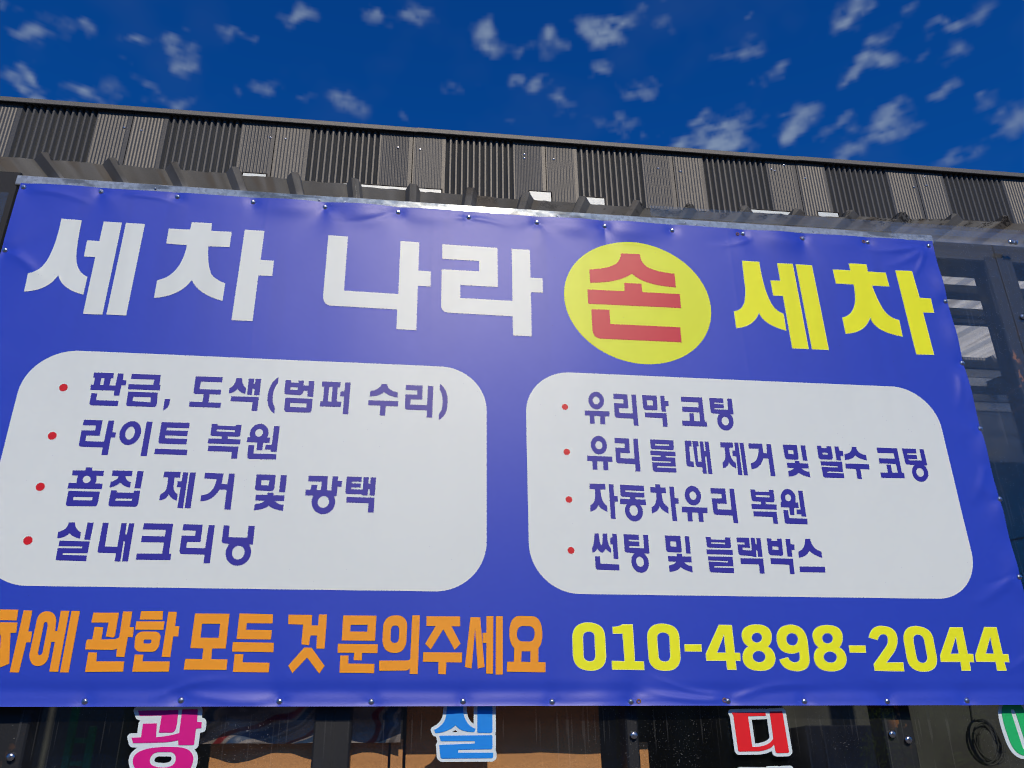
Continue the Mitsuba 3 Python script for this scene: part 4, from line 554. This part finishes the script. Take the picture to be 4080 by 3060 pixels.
# galvanised head rail just above the banner, two lengths lapped
def rail(x0, x1, y0, y1, sag):
    xs = np.linspace(x0, x1, 80)
    ring = [(y0 + .003, 0.0), (y0, 0.004), (y0, 0.047), (y0 + 0.004, 0.051), (y1, 0.051), (y1, 0.0)]
    v, f, n = [], [], len(ring)
    zb = 3.893 + 0.006 * sag * np.abs((xs - 0.4) / 2.0) ** 1.5
    tw = 0.0012 * np.sin(xs * 3.1 + 1.0)
    for i, x in enumerate(xs):
        for (yy, zz) in ring:
            v.append((x, yy + tw[i] * (zz / 0.05 - 0.5), zb[i] + zz))
    for i in range(len(xs) - 1):
        for j in range(n):
            k = (j + 1) % n
            f += [[i * n + j, i * n + k, (i + 1) * n + k], [i * n + j, (i + 1) * n + k, (i + 1) * n + j]]
    f += [[0, k, k + 1] for k in range(1, n - 1)] + [[(len(xs) - 1) * n, (len(xs) - 1) * n + k + 1, (len(xs) - 1) * n + k] for k in range(1, n - 1)]
    m = trimesh.Trimesh(np.array(v), np.array(f), process=False)
    m.fix_normals()
    return m


part(shed, 'head_rail', rail(-1.655, -0.331, 0.0, 0.045, 1), 'zinc', 35, 'galvanised head rail, left length')
part(shed, 'head_rail', rail(-0.333, 2.41, -0.0035, 0.045, 1), 'zinc', 35, 'galvanised head rail, long right length')
# posts
for x0, x1 in ((-4.0, -3.86), (-1.80, -1.665), (-1.315, -1.172), (-0.270, -0.146), (0.797, 0.843), (1.752, 1.866), (2.685, 2.835), (3.9, 4.04)):
    part(shed, 'post', bx(x0, x1, 0.046, 0.146, 0.0, 3.885 if x0 > -1.7 else 4.0, 0.006), 'black_steel', False)
part(shed, 'header_beam', bx(2.415, 4.6, 0.048, 0.20, 3.853, 3.955, 0.006), 'dark_steel')
part(shed, 'header_beam', bx(-4.4, -1.64, 0.15, 0.27, 3.94, 4.03, 0.006), 'black_steel')
part(shed, 'sill_rail', bx(-4.0, 4.0, 0.05, 0.14, 0.0, 0.12, 0.006), 'black_steel')
# clear sheets screwed over the posts
def sheet(x0, x1, z0, z1, y, amp, seed):
    xs_, zs_ = np.linspace(x0, x1, 60), np.linspace(z0, z1, 90)
    def fy(X, Z):
        p = np.stack([X * 2.1, Z * 1.4, 0 * X + seed], -1)
        return y + amp * (meshkit.fbm(p, 3, seed) - 0.5)
    return grid(xs_, zs_, fy)


for i, (x0, x1) in enumerate(((-3.95, -1.69), (-1.20, -0.205), (-0.200, 0.818), (0.822, 1.800), (1.806, 2.742), (2.747, 3.95))):
    part(shed, 'glazing_sheet', sheet(x0, x1, 0.15, 3.962 if i > 3 else 3.885, 0.040 - 0.0 * i, 0.006, 11 + i), 'dusty_sheet', True)
part(shed, 'clear_flap', sheet(1.05, 3.95, 3.945, 4.004, -0.010, 0.004, 31), 'hazy_film', True)
part(shed, 'clear_flap', sheet(2.20, 3.95, 3.90, 3.975, -0.016, 0.004, 33), 'hazy_film', True)
for sx, sz in ((-1.203, 1.719), (0.822, 1.772), (1.773, 1.770), (1.831, 1.751), (2.790, 3.550), (2.797, 3.926), (2.820, 3.925), (2.795, 2.95), (1.80, 1.40), (-0.21, 1.38)):
    two_level_screw(shed, sx, 0.034 if sz < 3.9 else -0.018, sz, 1.25)
for sx, sz in ((-1.10, 3.922), (-0.42, 3.917), (-0.31, 3.914), (0.62, 3.915), (0.67, 3.912), (1.21, 3.925), (1.26, 3.918), (1.30, 3.92), (1.76, 3.916), (1.82, 3.922), (2.10, 3.92), (2.16, 3.912)):
    screw(shed, sx, -0.004, sz, 'bright_metal', 0.42)

# ribbed fibreglass roof, sheets about 0.77 m wide, rising to the back
RIBS = [-1.589, -1.314, -1.054, -0.795, -0.540, -0.279, -0.021, 0.235, 0.488, 0.747, 1.000, 1.255, 1.522, 1.782, 2.044, 2.310, 2.582, 2.848]
RIBS = [-1.589 - 0.262 * k for k in range(10, 0, -1)] + RIBS + [2.848 + 0.262 * k for k in range(1, 8)]
EDGE = np.array([(-5, 4.06), (-1.76, 4.050), (-1.5, 4.050), (-0.65, 4.036), (0.1, 4.016), (0.67, 4.011), (1.38, 4.013), (2.0, 4.035), (2.5, 4.054), (2.91, 4.069), (5, 4.08)])
SLOPE = math.tan(math.radians(10.3))


def roof_profile(x):
    z = 0.0
    for r in RIBS:
        d = abs(x - r)
        if d < 0.0335:
            z = max(z, 0.040 * min(1.0, (0.0335 - d) / 0.0185))
    return z


PX = sorted({round(r + d, 5) for r in RIBS for d in (-0.0335, -0.0150, 0.0, 0.0150, 0.0335)} | {round(v, 5) for v in np.arange(-4.2, 4.7, 0.0215)})
PX = np.array(PX)
PZ = np.array([roof_profile(x) for x in PX])
minor = np.array([min(abs(x - r) for r in RIBS) for x in PX])
PZ = PZ + np.where(minor > 0.045, 0.0030 * np.clip(1 - np.abs(minor - 0.088) / 0.016, 0, 1), 0)
rr = np.random.default_rng(5)
for s in range(0, len(RIBS) - 3, 3):
    x0, x1 = RIBS[s] - 0.001, RIBS[s + 3] + 0.001
    k = np.nonzero((PX > x0) & (PX < x1))[0]                        # the sheets meet along the crown of a rib
    ys = np.concatenate([[0], np.linspace(0.02, 1.955, 40)])
    drop = 0.0025 * (s // 3 % 2)
    V = []
    jag = 0.004 * rr.random(len(k)) + 0.010 * meshkit.noise(np.stack([PX[k] * 12, PX[k] * 0, PX[k] * 0], -1), 7)
    for j, y in enumerate(ys):
        yy = 0.028 + y - (jag if j == 0 else 0) + 0.006 * (s // 3 % 2) * (j == 0)
        base = np.interp(PX[k], EDGE[:, 0], EDGE[:, 1])
        sag = 0.006 * meshkit.noise(np.stack([PX[k] * 3, PX[k] * 0 + y * 2.0, PX[k] * 0], -1), 12)
        zz = base * (1 - y / 2) + 4.03 * (y / 2) + SLOPE * (np.full(len(k), y)) + PZ[k] + sag + drop
        V.append(np.stack([PX[k], np.full(len(k), 0.0) + yy, zz], 1))
    V = np.vstack(V)
    n = len(k)
    i, j = np.meshgrid(np.arange(n - 1), np.arange(len(ys) - 1))
    a = (j * n + i).ravel()
    F = np.vstack([np.stack([a, a + 1, a + n + 1], 1), np.stack([a, a + n + 1, a + n], 1)])
    part(shed, 'roof_sheet', trimesh.Trimesh(V, F, process=False), 'fibreglass', 25)
# purlins and rafters under the roof
for y0, y1, dp in ((0.34, 0.41, 0.05), (0.66, 0.735, 0.05), (1.0, 1.04, 0.05), (1.165, 1.20, 0.03)):
    z = 3.998 + SLOPE * y0
    part(shed, 'purlin', bx(-4.1, 4.5, y0, y1, z - dp, z + 0.004, 0.003), 'dark_steel')
for x in (-2.9, -0.21, 1.81, 4.1):
    v = bx(x - 0.04, x + 0.04, 0.0, 1.82, -0.10, 0.0)
    v.vertices[:, 2] += 3.86 + SLOPE * v.vertices[:, 1]
    v.vertices[:, 1] += 0.15
    part(shed, 'rafter', v, 'dark_steel')
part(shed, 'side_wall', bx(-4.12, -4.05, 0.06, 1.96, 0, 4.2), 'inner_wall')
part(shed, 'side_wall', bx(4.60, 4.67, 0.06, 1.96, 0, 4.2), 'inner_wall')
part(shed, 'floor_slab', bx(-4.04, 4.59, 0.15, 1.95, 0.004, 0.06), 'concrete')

# ------------------------------------------------------------------ dark grey building behind
bld = thing('grey_building', 'dark grey metal clad building rising behind the shed roof, alternating fine and deep ribbed panels', 'building')
SEAMS = [-2.053 - 0.999 * k for k in range(5, 0, -1)] + [-2.053, -1.046, -0.048, 0.950, 1.946, 2.947, 3.950] + [3.950 + 0.999 * k for k in range(1, 5)]
NOTCH = [(-1.242, -1.071, 5.606), (-0.538, 0.175, 5.574), (0.814, 0.986, 5.618), (1.216, 1.388, 5.597), (2.428, 2.938, 5.588), (3.055, 3.228, 5.609), (3.807, 3.893, 5.592), (4.268, 4.450, 5.620)]
YC, ZTOP, ZLOW = 2.0, 6.075, 4.30


def panel_profile(s0, s1):
    """x, depth behind the face plane, across one panel: fine flutes, twelve deep ribs, fine flutes."""
    P = [(s0 + 0.002, 0.014), (s0 + 0.0025, 0.0)]
    a, b = s0 + 0.236, s1 - 0.240
    x = s0 + 0.010
    while x < a - 0.02:
        P += [(x + 0.0232 * t, 0.0010 - 0.0010 * math.cos(2 * math.pi * t)) for t in (0.0, 0.14, 0.3, 0.42, 0.5, 0.58, 0.7, 0.86)]
        x += 0.0232
    P += [(a, 0.0)]
    n = 12
    w = (b - a) / n
    for k in range(n):
        q = a + k * w
        P += [(q + 0.0055, 0.0), (q + 0.0070, 0.0012), (q + w / 2 - 0.0008, 0.0235), (q + w / 2, 0.0242), (q + w / 2 + 0.0008, 0.0235), (q + w - 0.0070, 0.0012), (q + w - 0.0055, 0.0), (q + w - 0.0002, 0.0)]
    x = b + 0.004
    P += [(b, 0.0)]
    while x < s1 - 0.030:
        P += [(x + 0.0232 * t, 0.0015 - 0.0015 * math.cos(2 * math.pi * t)) for t in (0.0, 0.14, 0.3, 0.42, 0.5, 0.58, 0.7, 0.86)]
        x += 0.0232
    P += [(s1 - 0.0035, 0.0), (s1 - 0.003, 0.014)]
    return P


for i, (s0, s1) in enumerate(zip(SEAMS[:-1], SEAMS[1:])):
    P = panel_profile(s0, s1)
    for x0, x1, zt in NOTCH:                                                    # add the cut edges to the profile
        for q in (x0, x1):
            if P[0][0] < q < P[-1][0]:
                xsP = [p[0] for p in P]
                k = int(np.searchsorted(xsP, q))
                d = np.interp(q, xsP, [p[1] for p in P])
                P[k:k] = [(q - 1e-5, d), (q + 1e-5, d)]
    tilt = 0.0015 * (rr.random() - 0.5)
    v, f = [], []
    for (xa, da), (xb, db) in zip(P[:-1], P[1:]):
        if xb - xa < 3e-5 and abs(da - db) < 1e-6:
            continue
        xm, zb = (xa + xb) / 2, ZLOW
        for x0, x1, zt in NOTCH:
            if x0 < xm < x1:
                zb = zt
        k = len(v)
        v += [(xa, YC + da + tilt, zb), (xb, YC + db + tilt, zb), (xb, YC + db, ZTOP), (xa, YC + da, ZTOP)]
        f += [[k, k + 1, k + 2], [k, k + 2, k + 3]]
    part(bld, 'cladding_panel', trimesh.Trimesh(np.array(v), np.array(f), process=False), 'clad_paint', False)
for x0, x1, zt in NOTCH:
    w = part(bld, 'white_panel', bx(x0 + 0.006, x1 - 0.006, YC + 0.001, YC + 0.05, 5.15, zt - 0.005), 'white_panel')
    part(w, 'dark_surround', cat([bx(x0 - 0.02, x1 + 0.02, YC + 0.050, YC + 0.056, 5.1, zt + 0.03)]), 'dark_gap')
    part(w, 'dark_lip', cat([bx(x0 - 0.002, x1 + 0.002, YC - 0.0015, YC + 0.004, zt - 0.002, zt + 0.004), bx(x0 - 0.005, x0 + 0.001, YC - 0.003, YC + 0.004, 5.15, zt - 0.002),
                             bx(x1 - 0.001, x1 + 0.005, YC - 0.003, YC + 0.004, 5.15, zt - 0.002)]), 'dark_gap')
# cap flashing with a lap joint
def cap(x0, x1, dz):
    pr = [(1.966, 6.062), (1.964, 6.064), (1.964, 6.098), (1.968, 6.104), (2.30, 6.112), (2.30, 6.100), (1.972, 6.092), (1.970, 6.062)]
    n = len(pr)
    v = [(x, y, z + dz) for x in (x0, x1) for y, z in pr]
    f = []
    for j in range(n):
        k = (j + 1) % n
        f += [[j, k, n + k], [j, n + k, n + j]]
    f += [[0, k + 1, k] for k in range(1, n - 1)] + [[n, n + k, n + k + 1] for k in range(1, n - 1)]
    m = trimesh.Trimesh(np.array(v), np.array(f), process=False)
    m.fix_normals()
    return m


part(bld, 'cap_flashing', cap(-7.1, -0.02, -0.001), 'flashing_paint', 25)
part(bld, 'cap_flashing', cap(-0.02, 2.962, 0.002), 'flashing_paint', 25)
part(bld, 'cap_flashing', cap(2.955, 8.0, 0.006), 'flashing_paint', 25)
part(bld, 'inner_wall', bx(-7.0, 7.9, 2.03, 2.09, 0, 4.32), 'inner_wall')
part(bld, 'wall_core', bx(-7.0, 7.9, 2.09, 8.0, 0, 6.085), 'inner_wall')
for z0, z1, m in ((4.305, 4.36, 'dark_steel'), (4.235, 4.300, 'light_steel'), (4.165, 4.232, 'pale_steel'), (4.10, 4.160, 'dark_steel'), (4.045, 4.098, 'light_steel'), (3.975, 4.042, 'pale_steel')):
    part(bld, 'wall_rail', bx(-4.0, 4.55, 1.995 - 0.01 * (z1 - z0 < 0.06), 2.029, z0, z1, 0.002), m)
part(bld, 'lower_sheeting', bx(-4.0, 4.55, 2.004, 2.029, 3.60, 3.970), 'light_steel')
CSCREWS = [(-2.1001, 5.927), (-1.9795, 5.9123), (-1.0792, 5.9333), (-0.9729, 5.9325), (-0.1577, 5.9267), (0.0054, 5.9237), (0.7874, 5.9512), (0.7867, 5.9134), (1.0113, 5.9252), (1.8244, 5.9124), (1.9982, 5.8974), (2.7656, 5.9709), (2.7409, 5.9847), (3.0088, 5.9194), (2.8534, 6.034), (3.9173, 5.9109), (4.0262, 5.9345), (4.0309, 6.0248)]
for sx, sz in CSCREWS:
    screw(bld, sx, YC - 0.001, sz, 'bright_metal', 0.85)

# ------------------------------------------------------------------ sticker letters on the clear sheets
INFO = [('magenta Korean letter sticker with a white outline, leftmost on the glazing below the banner', 'magenta'),
        ('bright blue Korean letter sticker with a white outline, half hidden under the banner edge', 'blue'),
        ('red Korean letter sticker with a white outline, just below the banner', 'red'),
        ('white outlined letter sticker cut off by the bottom of the picture, below the red letter', 'red'),
        ('green Korean letter sticker with a white outline, rightmost on the glazing', 'green')]
for line, (lab, _) in zip(STICKERS.strip().split('\n'), INFO):
    ch, c, s, o = line.split('|')
    t = thing('window_letter', lab, 'window letter', 'sticker letters on the glazing below the banner')
    for nm, gm, y, mat in (('white_outline', decode(o), 0.0185, 'sticker_white'), ('letter_face', decode(s), 0.0165, 'sticker_' + c)):
        ms = []
        for p in getattr(gm, 'geoms', [gm]):
            m = trimesh.creation.extrude_polygon(p, 0.0015, engine='earcut')
            v = m.vertices.copy()
            m.vertices = np.stack([v[:, 0], y + 0.0015 - v[:, 2], v[:, 1]], 1)
            m.invert()
            m.fix_normals()
            ms.append(m)
        part(t, nm, cat(ms), mat)

# ------------------------------------------------------------------ things stored behind the clear sheets
for x0, x1, y, zt, lab in ((-0.62, -0.02, 0.175, 1.95, 'wide plywood board leaning behind the glazing, left of the blue letter'),
                           (-0.012, 0.030, 0.160, 1.770, 'narrow upright plywood strip beside the blue letter'),
                           (0.040, 0.735, 0.182, 1.94, 'plywood board standing behind the glazing, right of the blue letter'),
                           (0.862, 0.905, 0.165, 1.755, 'narrow wood offcut right of the rusty post below the banner')):
    t = thing('plywood_board', lab, 'board', 'boards stored behind the glazing')
    m = bx(x0, x1, 0, 0.015, 0.07, zt, 0.0015)
    m.vertices[:, 1] += y + 0.02 * (m.vertices[:, 2] - 1.7)
    part(t, 'face', m, 'plywood')


def cloth(x0, x1, z0, z1, y, amp, k, seed):
    return grid(np.linspace(x0, x1, 120), np.linspace(z0, z1, 50),
                lambda X, Z: y + amp * np.sin(X * k + 2.0 * meshkit.noise(np.stack([X * 3, Z * 2, 0 * X], -1), seed)) + 0.02 * meshkit.fbm(np.stack([X * 5, Z * 3, 0 * X], -1), 3, seed))


t = thing('olive_tarp', 'olive green tarpaulin hanging in folds behind the glazing beside the red letter', 'tarpaulin', 'tarpaulins hanging behind the glazing')
part(t, 'cloth', cloth(0.93, 1.70, 0.2, 2.3, 0.75, 0.03, 30, 4), 'olive_tarp', True)
t = thing('olive_tarp', 'olive green tarpaulin hanging behind the glazing, left of the magenta letter', 'tarpaulin', 'tarpaulins hanging behind the glazing')
part(t, 'cloth', cloth(-1.05, -0.62, 0.2, 2.3, 0.62, 0.025, 34, 8), 'olive_tarp', True)


def print_colors(p, n, uv):
    """Flat print on the rolled sheet: broad bands of grey, white, red and navy."""
    w = p.x * 5.5 + 2.2 * fbm(p.x * 3, p.z * 7, 2) - p.z * 6.0
    b = w - dr.floor(w)
    c = mix((0.10, 0.095, 0.095), (0.20, 0.19, 0.19), smoothstep(0.10, 0.14, b))
    c = mix(c, (0.15, 0.012, 0.015), smoothstep(0.48, 0.52, b) * (1 - smoothstep(0.62, 0.66, b)))
    c = mix(c, (0.02, 0.05, 0.11), smoothstep(0.70, 0.74, b) * (1 - smoothstep(0.90, 0.94, b)))
    return c * (0.7 + 0.5 * fbm(p.x * 12, p.z * 12))


scene['old_print'] = principled(proc(print_colors), 0.35, 0.5)
t = thing('crumpled_banner', 'crumpled old printed sheet heaped behind the glazing below the banner, left of the blue letter', 'crumpled sheet')
part(t, 'sheet', grid(np.linspace(-0.66, 0.02, 110), np.linspace(1.757, 1.90, 60),
                      lambda X, Z: 0.118 + 0.022 * np.sin(X * 21 + 9 * Z) + 0.03 * (meshkit.fbm(np.stack([X * 6, Z * 9, 0 * X], -1), 4, 6) - 0.5)), 'old_print', True)
t = thing('grey_cabinet', 'grey metal cabinet with pale trim standing behind the glazing right of the red letter', 'cabinet')
part(t, 'body', bx(1.690, 1.975, 0.55, 0.95, 0.06, 1.833, 0.004), 'grey_cabinet')
for x in (1.684, 1.757):
    part(t, 'edge_trim', bx(x, x + 0.007, 0.543, 0.548, 0.06, 1.833), 'grey_cabinet_trim')
t = thing('hose_coil', 'coil of dark hose hanging behind the glazing beside the green letter', 'hose')
pts = []
for k in range(560):
    a = k / 560 * 2 * math.pi * 7
    r = 0.062 + 0.012 * math.sin(k * 0.011) + 0.004 * (k / 80 % 1)
    pts.append((2.372 + r * math.cos(a) * 0.9 + 0.0001 * k, 0.42 + 0.010 * math.sin(k * 0.9 / 8) + 0.00006 * k, 1.765 + r * 1.15 * math.sin(a) - 0.00003 * k))
part(t, 'coil', tube(pts, 0.0042, 7), 'hose_rubber', True)
part(t, 'hook', tube([(2.36, 0.44, 1.83), (2.36, 0.43, 1.90), (2.36, 0.45, 2.1), (2.36, 0.5, 2.2)], 0.004, 6), 'dark_steel', True)
t = thing('green_rack', 'green painted steel rack behind the glazing at the far left bottom', 'rack')
for x in (-1.155, -1.085):
    part(t, 'upright', bx(x, x + 0.022, 0.36, 0.385, 0.06, 1.90 if x < -1.1 else 1.83, 0.002), 'green_paint')
for z in (1.775, 1.70):
    part(t, 'cross_bar', bx(-1.132, -1.086, 0.365, 0.38, z, z + 0.016, 0.002), 'green_paint')

# ------------------------------------------------------------------ across the street (seen only mirrored in the clear sheets)
opp = thing('opposite_building', 'grey concrete building across the street, mirrored in the glazing at the right', 'building')
part(opp, 'wall', bx(11.6, 22, -24, -17, 0, 5.2), 'concrete')
for k in range(4):
    part(opp, 'window', bx(12.4 + 2.3 * k, 13.7 + 2.3 * k, -17.0, -16.96, 1.2, 2.9), 'rubber')
part(opp, 'parapet', bx(11.5, 22.1, -24.1, -16.9, 5.2, 5.5), 'concrete')
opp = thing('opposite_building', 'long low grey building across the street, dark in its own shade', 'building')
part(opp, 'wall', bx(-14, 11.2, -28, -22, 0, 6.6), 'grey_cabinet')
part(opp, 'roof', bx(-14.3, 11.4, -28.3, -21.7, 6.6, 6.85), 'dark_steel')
for k in range(5):
    part(opp, 'shutter', bx(-12.5 + 3.9 * k, -9.6 + 3.9 * k, -22.0, -21.95, 0.0, 2.6), 'light_steel')
scene['leaf'] = {'type': 'principledthin', 'base_color': proc(lambda p, n, uv: mix((0.10, 0.20, 0.04), (0.18, 0.30, 0.06), noise(p.x * 3, p.y * 3, p.z * 3))), 'roughness': 0.5, 'diff_trans': 1.2}
scene['bark'] = principled((0.09, 0.065, 0.045), 0.9)
t = thing('tree', 'leafy green tree across the street, mirrored in the glazing left of the green letter', 'tree')
part(t, 'trunk', tube([(10.5, -14.2, 0), (10.52, -14.2, 1.2), (10.4, -14.15, 2.2), (10.45, -14.2, 3.2)], 0.11, 9), 'bark', True)
lr = np.random.default_rng(3)
cl = lr.normal(size=(60, 3)) * [0.55, 0.55, 0.75] + [10.45, -14.2, 2.9]
N = 5200
cen = cl[lr.integers(0, 60, N)] + lr.normal(size=(N, 3)) * 0.17
ax1 = lr.normal(size=(N, 3)); ax1 /= np.linalg.norm(ax1, axis=1, keepdims=True)
ax2 = np.cross(ax1, lr.normal(size=(N, 3))); ax2 /= np.linalg.norm(ax2, axis=1, keepdims=True)
V = np.stack([cen - ax1 * 0.055, cen + ax2 * 0.024, cen + ax1 * 0.055, cen - ax2 * 0.024], 1).reshape(-1, 3)
k = np.arange(N) * 4
part(t, 'crown', trimesh.Trimesh(V, np.vstack([np.stack([k, k + 1, k + 2], 1), np.stack([k, k + 2, k + 3], 1)]), process=False), 'leaf', False, kind='stuff')
t = thing('utility_pole', 'concrete utility pole with wires across the street, mirrored in the glazing', 'utility pole')
part(t, 'pole', tube([(8.6, -15, 0), (8.6, -15, 4.0), (8.6, -15, 8.0)], 0.13, 12), 'concrete', True)
part(t, 'cross_arm', bx(7.9, 9.3, -15.06, -14.94, 7.4, 7.5), 'dark_steel')
for yy, z in ((-15.0, 7.55), (-15.05, 6.4), (-14.95, 5.6), (-15.0, 5.2)):
    part(t, 'wire', tube([(x, yy, z - 0.9 + 0.0032 * (x - 8.6) ** 2) for x in np.linspace(-14, 30, 40)], 0.014, 5), 'rubber', True)
